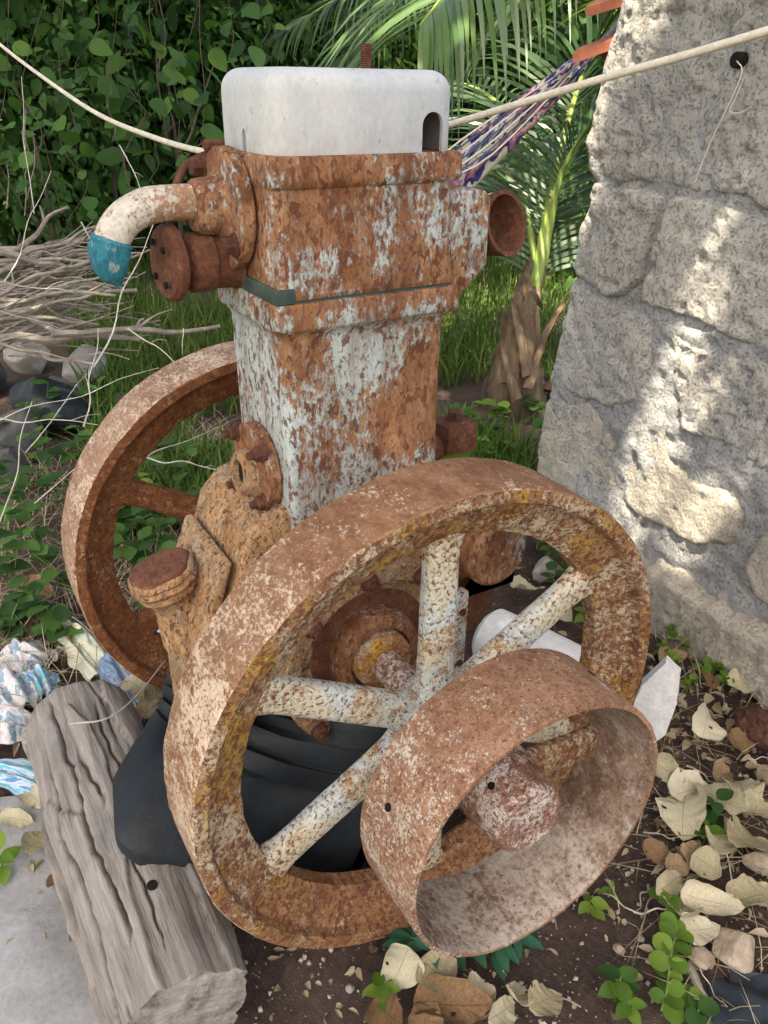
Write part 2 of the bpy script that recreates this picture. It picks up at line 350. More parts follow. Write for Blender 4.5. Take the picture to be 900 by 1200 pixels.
M_palmd = leafmat('shaded palm leaflet', [(0, (.016, .040, .016)), (.6, (.035, .075, .026)), (1, (.075, .12, .04))], .25, .4, .4)  # darker leaflet colours with the shade painted in
M_grass = leafmat('grass blade', [(0, (.04, .09, .015)), (.6, (.08, .15, .025)), (1, (.18, .22, .06))], .35)
M_fern = leafmat('blue green weed leaf', [(0, (.02, .085, .05)), (1, (.045, .15, .085))], .2)
M_dryg = leafmat('dry grass', [(0, (.22, .17, .10)), (.6, (.36, .30, .20)), (1, (.48, .43, .33))], .15, .9, .1)

def drymat(name, c1, c2, c3):
    b = NB(name); v = b.coord('UV'); o = b.coord('Object'); oi = b.n('ObjectInfo')
    c = b.ramp(b.math('ADD', b.math('MULTIPLY', oi.outputs['Random'], .35), b.math('MULTIPLY', b.noise(o, 28, 6, .6), .65)), [(.25, c1), (.5, c2), (.75, c3)])
    s = b.sep(v); u = b.math('ABSOLUTE', b.math('SUBTRACT', s[1], .5))
    vein = b.math('FRACT', b.math('MULTIPLY', b.math('SUBTRACT', s[0], b.math('MULTIPLY', u, .55)), 8.0)); vm = b.math('MAXIMUM', b.rng(vein, .07, 0.), b.rng(u, .022, .008))
    c = b.mix(b.math('MULTIPLY', vm, .35), c, tuple(x*.6 for x in c1)); sp = b.rng(b.noise(o, 90, 4, .6), .62, .66); c = b.mix(b.math('MULTIPLY', sp, .6), c, (.10, .06, .035))
    b.bump(b.math('ADD', vm, b.noise(o, 60, 5, .6)), .5, .0012); b.done(c, .8, 0, .2)
    tr = b.n('BsdfTranslucent'); b.l(c, tr.inputs[0]); mx = b.n('MixShader'); mx.inputs[0].default_value = .15
    b.l(b.p.outputs[0], mx.inputs[1]); b.l(tr.outputs[0], mx.inputs[2]); b.l(mx.outputs[0], b.out.inputs[0]); return b.m
M_dry = drymat('pale khaki dead leaf', (.27, .23, .13), (.46, .42, .28), (.58, .54, .40))
M_dryb = drymat('brown dead leaf', (.13, .07, .035), (.24, .15, .08), (.38, .29, .18))
M_dryc = drymat('cream dead leaf', (.46, .41, .28), (.58, .53, .39), (.64, .60, .47))

def soilmat():
    b = NB('dark moist soil'); v = b.coord('Object'); n = b.noise(v, 3.2, 8, .68); f = b.noise(v, 90, 8, .75); g = b.noise(v, 22, 6, .7)
    c = b.ramp(n, [(.32, (.052, .036, .031)), (.55, (.092, .066, .056)), (.75, (.15, .115, .095))])
    c = b.mix(.7, c, b.ramp(f, [(.3, (.45, .42, .4)), (.55, (1, 1, 1)), (.75, (1.9, 1.8, 1.75))]), 'MULTIPLY')
    sp = b.rng(b.noise(v, 190, 2, .5), .70, .73); c = b.mix(sp, c, (.42, .39, .35))
    far = b.n('VectorMath', operation='LENGTH'); b.l(v, far.inputs[0]); c = b.mix(b.rng(far.outputs['Value'], 2.2, 4.5, 0, .8), c, b.mix(n, (.04, .07, .02), (.10, .11, .045)))
    b.bump(b.math('ADD', b.math('ADD', f, b.math('MULTIPLY', g, 1.6)), sp), .9, .006); return b.done(c, .95, 0, .15)
M_soil = soilmat()
def stonewall(name, a, bb, c, pit=1.):
    b = NB(name); v = b.coord('Object'); n = b.noise(v, 5, 6, .6); oi = b.n('ObjectInfo')
    col = b.ramp(b.math('ADD', b.math('MULTIPLY', n, .8), b.math('MULTIPLY', oi.outputs['Random'], .2)), [(.34, a), (.52, bb), (.68, c)])
    p1 = b.noise(v, 165, 6, .72); p2 = b.noise(v, 44, 8, .72); vr = b.voro(v, 130)
    pits = b.math('MULTIPLY', b.rng(p1, .455, .40), b.rng(p2, .40, .54)); big = b.rng(b.noise(v, 9, 7, .7), .58, .72)
    col = b.mix(b.math('MULTIPLY', pits, .28*pit), col, (.15, .14, .12)); col = b.mix(b.math('MULTIPLY', big, .22), col, (.21, .205, .19))
    col = b.mix(.22, col, b.ramp(p1, [(.3, (.6, .6, .6)), (.5, (1, 1, 1)), (.7, (1.2, 1.2, 1.2))]), 'MULTIPLY')
    h = b.math('ADD', b.math('MULTIPLY', p2, 1.2), b.math('ADD', p1, b.math('MULTIPLY', vr, .35))); h = b.math('SUBTRACT', h, b.math('MULTIPLY', pits, 1.0*pit))
    b.bump(h, .8, .006); return b.done(col, .95, 0, .1)
M_coral = stonewall('rough coral limestone', (.36, .345, .31), (.47, .45, .405), (.56, .535, .475))
M_coralw = stonewall('warm dressed limestone', (.38, .35, .29), (.49, .45, .375), (.56, .525, .45), .6)
M_mortar = stonewall('blue grey mortar', (.29, .292, .285), (.38, .38, .367), (.47, .465, .44), .9)

def logmat():
    b = NB('weathered grey wood'); v = b.coord('UV'); m = b.n('Mapping'); m.inputs['Scale'].default_value = (2.2, 26, 1); b.l(v, m.inputs[0])
    g = b.noise(m.outputs[0], 1.6, 9, .68, .6); n = b.noise(b.coord('Object'), 9, 6, .6); f = b.noise(m.outputs[0], 9, 7, .7)
    c = b.ramp(g, [(.28, (.11, .098, .088)), (.42, (.25, .23, .208)), (.60, (.36, .335, .305)), (.78, (.45, .42, .385))])
    c = b.mix(b.rng(n, .5, .68, 0, .55), c, (.13, .125, .12)); a = b.n('Attribute'); a.attribute_name = 'crack'
    c = b.mix(b.rng(a.outputs['Fac'], .05, .7, 0, .8), c, (.035, .024, .018)); c = b.mix(.5, c, b.ramp(f, [(.3, (.6, .58, .55)), (.55, (1, 1, 1)), (.75, (1.2, 1.2, 1.2))]), 'MULTIPLY')
    b.bump(b.math('ADD', g, b.math('MULTIPLY', f, .6)), .8, .005); return b.done(c, .92, 0, .12)
M_log = logmat()
def endgrain():
    b = NB('sawn log end'); v = b.coord('Object'); n = b.noise(v, 24, 8, .7); d = b.n('VectorMath', operation='LENGTH'); b.l(b.coord('Object', (0, 1, 1)), d.inputs[0])
    rg = b.math('FRACT', b.math('ADD', b.math('MULTIPLY', d.outputs['Value'], 130), b.math('MULTIPLY', n, 3)))
    c = b.ramp(n, [(.35, (.07, .05, .04)), (.48, (.28, .255, .225)), (.65, (.44, .415, .375))]); c = b.mix(b.rng(rg, .75, 1, 0, .35), c, (.1, .08, .06)); b.bump(b.math('ADD', n, rg), .5, .003); return b.done(c, .95, 0, .1)
M_end = endgrain()
def fabric(name, stops, sc=(3, 20, 1), scale=3.):
    b = NB(name); v = b.coord('UV'); m = b.n('Mapping'); m.inputs['Scale'].default_value = sc; b.l(v, m.inputs[0])
    n = b.noise(m.outputs[0], scale, 4, .6, .4); c = b.ramp(n, stops, 'CONSTANT'); n2 = b.noise(m.outputs[0], scale*6, 4, .7); c = b.mix(.4, c, b.ramp(n2, [(.3, (.6, .6, .65)), (.6, (1.1, 1.1, 1.1))]), 'MULTIPLY')
    b.bump(n2, .4, .003); return b.done(c, .85, 0, .2)
M_ham = fabric('navy floral cotton', [(0, (.022, .034, .12)), (.40, (.11, .14, .30)), (.44, (.58, .53, .43)), (.50, (.03, .04, .15)), (.545, (.42, .13, .24)), (.59, (.60, .47, .44)), (.63, (.05, .06, .17))], (5, 4, 1), 1.2)
M_rag1 = fabric('pale lilac and blue rag', [(0, (.5, .47, .5)), (.42, (.62, .60, .58)), (.52, (.20, .34, .42)), (.6, (.42, .38, .42)), (.68, (.16, .28, .4))], (3, 4, 1), 1.5)
M_rag2 = fabric('teal and blue rag', [(0, (.12, .42, .50)), (.45, (.42, .52, .60)), (.55, (.10, .24, .42)), (.65, (.5, .5, .6))], (2, 10, 1), 1.2)
M_straw = fabric('cream and mint straw bundle', [(0, (.42, .58, .52)), (.45, (.62, .58, .42)), (.58, (.66, .64, .52)), (.7, (.35, .6, .55))], (2, 22, 1), 1.2)
M_net = fabric('blue plastic fibre', [(0, (.13, .22, .34)), (.45, (.25, .36, .5)), (.55, (.08, .13, .2)), (.65, (.4, .48, .56))], (3, 30, 1), 1.2)

# ================================================================== GROUND
def ground():
    # fine sheet near the engine, coarse out to the horizon, one mesh
    n = 260; t = np.linspace(-1, 1, n); s = np.sign(t)*(np.abs(t)*1.9 + (np.abs(t)**7)*90)
    X, Y = np.meshgrid(s-.3, s+.2, indexing='ij'); P = np.stack([X, Y, np.zeros_like(X)], -1).reshape(-1, 3)
    z = .012*vfbm(P, 5, 4, 3) + .004*vfbm(P, 40, 3, 5); d = np.hypot(P[:, 0], P[:, 1])
    z = z*np.clip(6/np.maximum(d, 1), .2, 1) + np.clip((d-3)/9, 0, 1)**2*.25*(vfbm(P, .3, 2, 9)) - .012
    # flatten under the flywheels and the slab
    P[:, 2] = z; return gridmesh('ground', P.reshape(n, n, 3))
tag(obj('ground', ground(), M_soil), kind='structure')

# ================================================================== ENGINE
Z0 = .305; AX = Vector((1, 0, 0))
eng = thing('stationary_engine', 'rusty upright stationary engine with two spoked flywheels and a white cover', 'engine', (-.17, 0, 0))
fx = lambda a, p, q: (a, p, q)            # extrude along x, outline in (y, z)
fz = lambda a, p, q: (p, q, a)            # extrude along z, outline in (x, y)
fy = lambda a, p, q: (p, a, q)            # extrude along y, outline in (x, z)
# --- crankcase: outline in y,z extruded along the shaft
cr = [(-.100, .528), (-.128, .520), (-.152, .496), (-.166, .456), (-.172, .43), (-.205, .36), (-.212, .30), (-.205, .268), (-.03, .255), (-.03, .05), (-.05, .04), (-.05, -.015), (.2, -.015), (.2, .04), (.16, .055), (.16, .42), (.15, .49), (.118, .528)]
bm = prism(cr, fx, -.275, -.105, .010, 2); bmesh.ops.subdivide_edges(bm, edges=[e for e in bm.edges if e.calc_length() > .05], cuts=4, use_grid_fill=True); roughen(bm, .0012, 14, 0, 2)
case = obj('crankcase', bm, M_crank, eng)
bm = prism([(-.178, .470), (-.216, .375), (-.222, .30), (-.222, .19), (-.214, .19), (-.205, .36), (-.168, .472)], fx, -.258, -.118, .003)
obj('inspection_cover', roughen(bm, .001, 40), M_crank, case)
bm = lathe([(-.01, .132), (.026, .132), (.030, .129), (.030, .112), (.026, .108), (.004, .100), (.002, .085)], (-.105, 0, Z0), AX, 56, cap=False); obj('bearing_plate', bm, M_crank, case)
obj('oily_recess', lathe([(.001, .086), (.002, .06), (.006, .055)], (-.105, 0, Z0), AX, 48), M_dark, case)
bm = lathe([(-.012, .062), (.010, .060), (.016, .056), (.018, .050), (.017, .043), (.008, .0415), (.007, .040)], (-.092, 0, Z0), AX, 44, cap=False); obj('bearing_ring', bm, M_head, case)
obj('bearing_cap', lathe([(.0, .0395), (.024, .0385), (.029, .0365), (.031, .032)], (-.090, 0, Z0), AX, 40), M_bear, case)
for a in (20, 62, 98, 140, 180, 222, 262, 300, 340):
    obj('bolt', hexbolt((-.075, math.cos(R(a))*.12, Z0+math.sin(R(a))*.12), AX, .0095, .011, .006), M_bolt, case)
# pump housing on the right of the crankcase
bm = lathe([(-.12, .05), (-.03, .052), (-.026, .047), (.0, .046), (.006, .040), (.006, .0)], (-.055, .158, Z0+.118), AX, 36, cap=False)
obj('pump_housing', roughen(bm, .001, 30), M_head, eng)
bm = prism([(.10, .36), (.20, .36), (.205, .42), (.16, .30), (.11, .29)], fx, -.17, -.075, .006); obj('pump_bracket', bm, M_dark, eng)
bm = rbox(-.075, -.06, .103, .122, .18, .375, .003); obj('support_strut', bm, M_spoke, eng)
# --- shaft
obj('crankshaft', lathe([(-.56, .021), (.205, .021)], (0, 0, Z0), AX, 24), M_hub, eng)
# --- cylinder block
def rrect(x0, x1, y0, y1, r, n=4):
    out = []
    for cx, cy, a in ((x1-r, y1-r, 0), (x0+r, y1-r, 90), (x0+r, y0+r, 180), (x1-r, y0+r, 270)):
        for k in range(n+1): t = R(a+90*k/n); out.append((cx+r*math.cos(t), cy+r*math.sin(t)))
    return out
def loft(secs, bm=None, cap=True):
    bm = bm or bmesh.new(); rings = [[bm.verts.new((x, y, z)) for x, y in s] for s, z in secs]; n = len(rings[0])
    for A, B in zip(rings, rings[1:]):
        for k in range(n): bm.faces.new((A[k], A[(k+1) % n], B[(k+1) % n], B[k]))
    if cap: bm.faces.new(rings[0]); bm.faces.new(rings[-1])
    return bm
S = lambda x0, x1, y0, y1, r, z: (rrect(x0, x1, y0, y1, r), z)
secs = [S(-.241, -.097, -.102, .0885, .010, .500)]
for k in range(1, 14): t = k/13; secs.append(S(-.241-.001*t, -.097, -.102-.003*t, .0885, .010, .500+.218*t))
secs += [S(-.2435, -.0955, -.1065, .090, .010, .7225), S(-.247, -.092, -.110, .0945, .009, .7275), S(-.251, -.088, -.1135, .1005, .006, .7305), S(-.252, -.0865, -.1145, .1015, .005, .733), S(-.252, -.0865, -.1145, .1015, .005, .7545), S(-.250, -.088, -.1125, .100, .005, .757)]
cyl = obj('cylinder', roughen(loft(secs), .0007, 30), M_cyl, eng)
obj('gasket', loft([S(-.246, -.0935, -.108, .094, .007, .7565), S(-.246, -.0935, -.108, .094, .007, .7605)]), M_gasket, eng)
# --- cylinder head
secs = [S(-.246, -.092, -.108, .096, .008, .760), S(-.247, -.091, -.109, .097, .008, .764)]
for k in range(9): t = k/8; secs.append(S(-.247, -.0915-.003*t, -.109, .096-.004*t, .010, .764+.092*t))
secs += [S(-.247, -.094, -.109, .092, .010, .860), S(-.249, -.0895, -.111, .097, .007, .8635), S(-.249, -.0885, -.111, .098, .006, .868), S(-.249, -.0885, -.111, .098, .006, .886), S(-.247, -.0905, -.109, .096, .006, .8885)]
head = obj('cylinder_head', roughen(loft(secs), .0007, 34, 5), M_head, eng)
# dark green packing showing at the head's corner, on the left face
obj('joint_packing', join(rbox(-.215, -.0905, -.1125, -.1085, .757, .7725, .001), rbox(-.0935, -.0895, -.1115, -.092, .7575, .772, .001)), M_gasket, head)
# --- left flange, boss and bent pipe
def oval(cx, cz, rx, rz, n=28): return [(cx+rx*math.cos(2*math.pi*k/n)*(1 if abs(math.sin(2*math.pi*k/n)) < .2 else 1), cz+rz*math.sin(2*math.pi*k/n)) for k in range(n)]
ffl = prism(oval(-.184, .835, .056, .058), fy, -.111, -.127, .002, 1); fl = obj('pipe_flange', ffl, M_head, eng)
obj('pipe_boss', lathe([(0, .034), (.006, .028), (.024, .026), (.028, .023)], (-.19, -.126, .838), (0, -1, 0), 28), M_head, fl)
for x, z in ((-.150, .806), (-.226, .871)):
    obj('bolt', hexbolt((x, -.127, z), (0, -1, 0), .0095, .013), M_bolt, fl)
pp = spline([(-.19, -.148, .842), (-.19, -.175, .843), (-.19, -.198, .841), (-.19, -.219, .832), (-.19, -.233, .816), (-.19, -.239, .798)], 22)
pipe = obj('coolant_pipe', roughen(tube(pp, .0168, 20), .0006, 40), M_pipe, eng)
tp = spline([(-.19, -.2345, .814), (-.19, -.2390, .800), (-.19, -.2385, .785), (-.19, -.234, .771)], 14)
bm = tube(tp, [.0178, .0200, .0186, .0198, .0192, .0194, .0190, .0182, .0172, .016, .0143, .0122, .0095, .006, .003], 18); obj('tape_wrap', roughen(bm, .0024, 60), M_tape, pipe)
# --- plug and disc below the pipe
bm = lathe([(.0, .031), (.004, .028), (.026, .0275), (.028, .0295), (.050, .029), (.054, .025), (.056, .018), (.066, .017)], (-.195, -.111, .784), (0, -1, 0), 30)
plug = obj('valve_plug', roughen(bm, .0008, 50), M_dark, eng)
bm = lathe([(0, .034), (.003, .0375), (.009, .0375), (.013, .034), (.014, .012), (.011, .0)], (-.195, -.174, .786), (.12, -1, .05), 30, cap=False); roughen(bm, .001, 40)
disc = obj('valve_disc', bm, M_dark, plug)
for a in (40, 130, 220, 310): obj('bolt_hole', lathe([(0, .0035), (.002, .0035)], (-.195+.024*math.cos(R(a))+.002, -.1905, .7867+.024*math.sin(R(a))), (.12, -1, .05), 10), M_void, disc)
# thin fuel tube
obj('fuel_tube', tube(spline([(-.243, -.095, .886), (-.243, -.118, .880), (-.242, -.142, .868), (-.24, -.157, .838), (-.24, -.165, .80), (-.238, -.17, .775)], 20), .0042, 10), M_dark, eng)
obj('rocker_pivot', lathe([(0, .006), (.022, .006), (.024, .004)], (-.243, -.096, .8885), (.2, -1, .05), 14), M_dark, head)
# --- right outlet with open nozzle
bm = prism([(.085, .853), (.136, .8505), (.1445, .842), (.1445, .772), (.116, .745), (.085, .745)], fx, -.232, -.099, .005, 2)
outl = obj('outlet_chest', roughen(bm, .0005, 30), M_head, head)
nz = spline([(-.176, .128, .800), (-.152, .168, .802), (-.116, .180, .812)], 10)
d = (nz[-1]-nz[-2]).normalized()
bm = tube(nz, [.032, .031, .0305, .030, .030, .0303, .031, .0318, .0334, .0346, .0356], 28, cap=False)
inner = list(reversed(nz)); b2 = tube(inner, [.0305, .0295, .0285, .0275]+[.0262]*(len(inner)-4), 28, cap=False); bm = join(bm, b2)
bm.verts.ensure_lookup_table()
A = [v for v in bm.verts if (v.co-nz[-1]).length < .038 and abs((v.co-nz[-1]).dot(d)) < .003]
Ao = [v for v in A if (v.co-nz[-1]).length > .033]; Ai = [v for v in A if (v.co-nz[-1]).length <= .033]
_, bu, bv = basis(d); key = lambda v: math.atan2((v.co-nz[-1]).dot(bu), (v.co-nz[-1]).dot(bv)); Ao.sort(key=key); Ai.sort(key=key)
if len(Ao) == len(Ai):
    for k in range(len(Ao)): bm.faces.new((Ao[k], Ao[(k+1) % len(Ao)], Ai[(k+1) % len(Ai)], Ai[k]))
noz = obj('outlet_nozzle', bm, M_dark, outl)
# --- water inlet flange low on the cylinder's left face
bm = prism(oval(-.168, .558, .052, .052), fy, -.104, -.120, .0016, 1); wf = obj('water_flange', bm, M_head, cyl)
obj('flange_neck', lathe([(0, .030), (.004, .027), (.014, .025), (.016, .023), (.0158, .016), (.002, .014)], (-.172, -.119, .552), (0, -1, .1), 26, cap=False), M_crank, wf)
obj('neck_bore', lathe([(0, .016), (.004, .0155)], (-.172, -.124, .552), (0, -1, .1), 18), M_void, wf)
for x, z in ((-.207, .588), (-.133, .530), (-.206, .524), (-.132, .590)): obj('bolt', hexbolt((x, -.120, z), (0, -1, 0), .0085, .010, .007), M_bolt, wf)
# --- oil filler on the inspection cover
fd = Vector((-.04, -.26, .96)); fo = Vector((-.19, -.212, .372))
bm = lathe([(-.03, .036), (.0, .031), (.018, .026), (.034, .027), (.044, .033), (.047, .0385), (.0535, .039), (.055, .036), (.0555, .0)], fo, fd, 40, cap=False, wob=.002)
fil = obj('oil_filler', roughen(bm, .0012, 45), M_crank, eng)
obj('filler_cap', roughen(lathe([(.0545, .034), (.056, .0395), (.060, .0415), (.064, .0395), (.0655, .0375), (.069, .0405), (.073, .0390), (.075, .036), (.075, .0)], fo, fd, 44, cap=False, wob=.003), .0012, 60), M_crank, fil)
obj('cap_top', roughen(lathe([(.074, .0365), (.0775, .034), (.079, .026), (.0795, .013), (.0798, .0)], fo, fd, 44, cap=False, wob=.004), .0014, 70), M_dark, fil)
# --- fitting at the right of the cylinder foot
bm = rbox(-.215, -.165, .15, .20, .512, .555, .006); obj('side_fitting', roughen(bm, .002, 30), M_dark, eng)
obj('fitting_bolt', hexbolt((-.19, .178, .555), (0, 0, 1), .011, .012), M_bolt, eng)
obj('fitting_arm', tube(spline([(-.19, .09, .50), (-.19, .13, .515), (-.19, .18, .53)], 8), .017, 12), M_dark, eng)
# --- cover with its two slots (cut out of a hollow shell)
def cover():
    def shell(x0, x1, y0, y1, z1, r, off, z0=.8885):
        n = 7; secs = []
        secs.append((rrect(x0, x1, y0, y1, r, 8), z0)); secs.append((rrect(x0, x1, y0, y1, r, 8), z1-r*.75))
        for k in range(1, n+1):
            t = k/n*math.pi/2; q = r*.75*(1-math.cos(t)); secs.append((rrect(x0+q, x1-q, y0+q, y1-q, max(r-q*.8, .004), 8), z1-r*.75+r*.75*math.sin(t)))
        return secs
    o = loft(shell(-.236, -.094, -.106, .093, .9595, .026, 0)); i = loft(shell(-.232, -.0985, -.1015, .0885, .955, .022, 0, .87))
    mo = mk(o, 'cover'); mi = mk(i, 'inner'); a = bpy.data.objects.new('a', mo); c1 = bpy.data.objects.new('c1', mi); COL.objects.link(a); COL.objects.link(c1)
    # arch slot at the right of the front face, narrow slot on the left face
    arch = [(.0505, .86), (.0745, .86), (.0745, .912)] + [(.0625+.012*math.cos(R(t)), .912+.012*math.sin(R(t))) for t in range(15, 180, 15)] + [(.0505, .912)]
    c2 = bpy.data.objects.new('c2', mk(prism(arch, fx, -.14, -.06, 0), 'c2')); COL.objects.link(c2)
    slot = [(-.166, .86), (-.158, .86), (-.158, .905), (-.162, .909), (-.166, .905)]
    c3 = bpy.data.objects.new('c3', mk(prism(slot, fy, -.14, -.08, 0), 'c3')); COL.objects.link(c3)
    for c in (c1, c2, c3):
        m = a.modifiers.new('b', 'BOOLEAN'); m.object = c; m.operation = 'DIFFERENCE'; m.solver = 'EXACT'
    dg = bpy.context.evaluated_depsgraph_get(); me = bpy.data.meshes.new_from_object(a.evaluated_get(dg))
    for q in (a, c1, c2, c3): bpy.data.objects.remove(q)
    b = bmesh.new(); b.from_mesh(me); bmesh.ops.recalc_face_normals(b, faces=b.faces[:]); return b
cov = obj('rocker_cover', cover(), M_alu, eng); cov['label'] = 'whitish cast aluminium cover with an arched slot'
obj('cover_stud', lathe([(-.01, .0052), (.0, .0052)]+[(.001*k, .0056 if k % 2 else .0047) for k in range(1, 24)], (-.155, .022, .958), (0, 0, 1), 12), M_dark, cov)
obj('rocker_post', lathe([(0, .009), (.045, .008), (.05, .006)], (-.128, .056, .885), (0, 0, 1), 12), M_dark, head)
# --- flywheels
PR = [(0, .299), (.002, .300), (.086, .300), (.088, .2985), (.0882, .2850), (.0862, .2825), (.074, .2800), (.064, .258), (.058, .243), (.054, .2375), (.034, .2375), (.030, .243), (.024, .258), (.014, .2800), (.002, .2825), (0, .2850)]
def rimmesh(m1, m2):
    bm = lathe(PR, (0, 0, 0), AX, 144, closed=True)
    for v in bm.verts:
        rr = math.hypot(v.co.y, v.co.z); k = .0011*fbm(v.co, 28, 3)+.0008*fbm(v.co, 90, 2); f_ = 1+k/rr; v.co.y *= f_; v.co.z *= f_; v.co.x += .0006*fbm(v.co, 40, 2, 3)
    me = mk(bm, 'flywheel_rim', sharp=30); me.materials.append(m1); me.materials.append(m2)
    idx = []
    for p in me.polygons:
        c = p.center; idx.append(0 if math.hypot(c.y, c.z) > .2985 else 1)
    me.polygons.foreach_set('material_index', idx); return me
def spokemesh(mat):
    bm = bmesh.new(); n = 18; rings = []; K = 16
    for i in range(K+1):
        t = i/K; r = .034 + t*(.262-.034); e = max(0, (t-.74)/.26); h = max(0, (.10-t)/.10)
        wy = .0215 - .0030*t + .026*e*e*e + .010*h*h; wx = .0135 - .001*t + .004*e*e + .008*h
        rings.append([bm.verts.new((.044+wx*math.copysign(abs(math.cos(a))**.62, math.cos(a)), wy*math.copysign(abs(math.sin(a))**.62, math.sin(a)), r)) for a in [2*math.pi*k/n for k in range(n)]])
    for A, B in zip(rings, rings[1:]):
        for k in range(n): bm.faces.new((A[k], A[(k+1) % n], B[(k+1) % n], B[k]))
    bm.faces.new(rings[0]); bm.faces.new(rings[-1]); roughen(bm, .0007, 45); me = mk(bm, 'spoke', sharp=60); me.materials.append(mat); return me
def hubmesh(mat):
    me = mk(lathe([(.006, .031), (.010, .035), (.030, .040), (.058, .040), (.088, .038), (.094, .034)], (0, 0, 0), AX, 40), 'hub'); me.materials.append(mat); return me
sp_near, sp_far = spokemesh(M_spoke), spokemesh(M_farlip); hb_near, hb_far = hubmesh(M_spoke), hubmesh(M_farlip)
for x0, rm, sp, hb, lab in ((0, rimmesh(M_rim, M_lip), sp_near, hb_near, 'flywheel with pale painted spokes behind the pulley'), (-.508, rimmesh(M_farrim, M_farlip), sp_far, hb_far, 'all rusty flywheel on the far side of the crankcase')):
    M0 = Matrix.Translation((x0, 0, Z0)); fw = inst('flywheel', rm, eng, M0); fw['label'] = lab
    inst('hub', hb, fw, M0)
    for k in range(6): inst('spoke', sp, fw, M0 @ Matrix.Rotation(R(60*k), 4, 'X'))
# --- belt pulley
PX = .144; PL = .0964
bm = lathe([(0, .1465), (.0, .1505), (.003, .1516), (PL-.002, .1516), (PL, .1505), (PL, .1465), (PL-.004, .1445), (.05, .1435), (.006, .1445)], (0, 0, 0), AX, 120, closed=True)
for v in bm.verts:
    rr = math.hypot(v.co.y, v.co.z); k = 1+(.0009*fbm(v.co, 25, 3)+(.0007*fbm(v.co, 120, 2) if v.co.x > .09 else 0))/rr; v.co.y *= k; v.co.z *= k
me = mk(bm, 'pulley', sharp=30); me.materials.append(M_pul); me.materials.append(M_pulin)
me.polygons.foreach_set('material_index', [0 if math.hypot(p.center.y, p.center.z) > .1475 else 1 for p in me.polygons])
M0 = Matrix.Translation((PX, 0, Z0)); pul = inst('belt_pulley', me, eng, M0); pul['label'] = 'open drum pulley on the end of the shaft'
me = mk(roughen(lathe([(-.052, .040), (.0, .040), (.012, .046), (.030, .045), (.070, .041), (.076, .0385), (.078, .036), (.0765, .025), (.0775, 0)], (0, 0, 0), AX, 40, cap=False), .0008, 40), 'hub'); me.materials.append(M_hub); inst('hub', me, pul, M0)
arm = mk(roughen(rbox(.004, .020, -.020, .020, .038, .147, .006, 3), .0006, 40), 'arm'); arm.materials.append(M_lip)
for a in (96, 276): inst('arm', arm, pul, M0 @ Matrix.Rotation(R(-a), 4, 'X'))
hole = mk(lathe([(0, .0042), (.0012, .004)], (0, 0, 0), (0, 0, 1), 12), 'rivet_hole'); hole.materials.append(M_void)
for a, xx in ((68, .036), (-40, .036), (-160, .036)):
    inst('rivet_hole', hole, pul, M0 @ Matrix.Rotation(R(a), 4, 'X') @ Matrix.Translation((xx, 0, .1516)))
inst('hub_hole', hole, pul, M0 @ Matrix.Rotation(R(40), 4, 'X') @ Matrix.Translation((.045, 0, .0432)))

# ================================================================== BLACK TUB wedged under the engine
def tub():
    bot = [(-.300, -.235, .05), (-.275, -.275, .09), (-.21, -.318, .146), (-.146, -.336, .160), (-.08, -.343, .162), (-.052, -.300, .12), (-.046, -.24, .05), (-.03, -.18, .005), (-.012, -.09, .0)]
    top = [(-.290, -.225), (-.280, -.224), (-.245, -.205), (-.195, -.172), (-.150, -.140), (-.110, -.112), (-.075, -.080), (-.038, -.035), (-.014, .03)]
    n = 44; B = spline(bot, n); T = spline([(x, y, .192) for x, y in top], n)
    prof = [(.03, -.02, 0), (-.01, -.012, 0), (0, .004, 0), (.06, .010, 0), (.25, .020, 0), (.45, .024, 0), (.62, .020, 0), (.68, .012, 0), (.71, .020, 0), (.76, .024, 0), (.80, .014, 0), (.83, .010, 0), (.86, .022, 0), (.91, .026, 0), (.95, .014, 0), (1.0, .012, 0), (1.03, .024, 0), (1.10, .022, 0), (1.2, .0, 0), (1.2, -.16, 0)]
    X = np.array([[list(B[i].lerp(T[i], p)+Vector((0, 0, z if z > -.1 else -T[i].z))) for p, z, _ in prof] for i in range(n+1)])
    for i in range(n+1):
        e = max(0, 1-i/6); X[i, :, 2] *= (1-.35*e*e)
    F = X.reshape(-1, 3); F[:, 2] += .003*vfbm(F, 14, 3, 4); me = gridmesh('tub', X); b = bmesh.new(); b.from_mesh(me); bmesh.ops.holes_fill(b, edges=[e for e in b.edges if e.is_boundary]); return b
tag(obj('plastic_tub', tub(), M_black, loc=(-.18, -.22, 0)), 'crumpled black plastic tub wedged under the engine beside the log', 'tub')

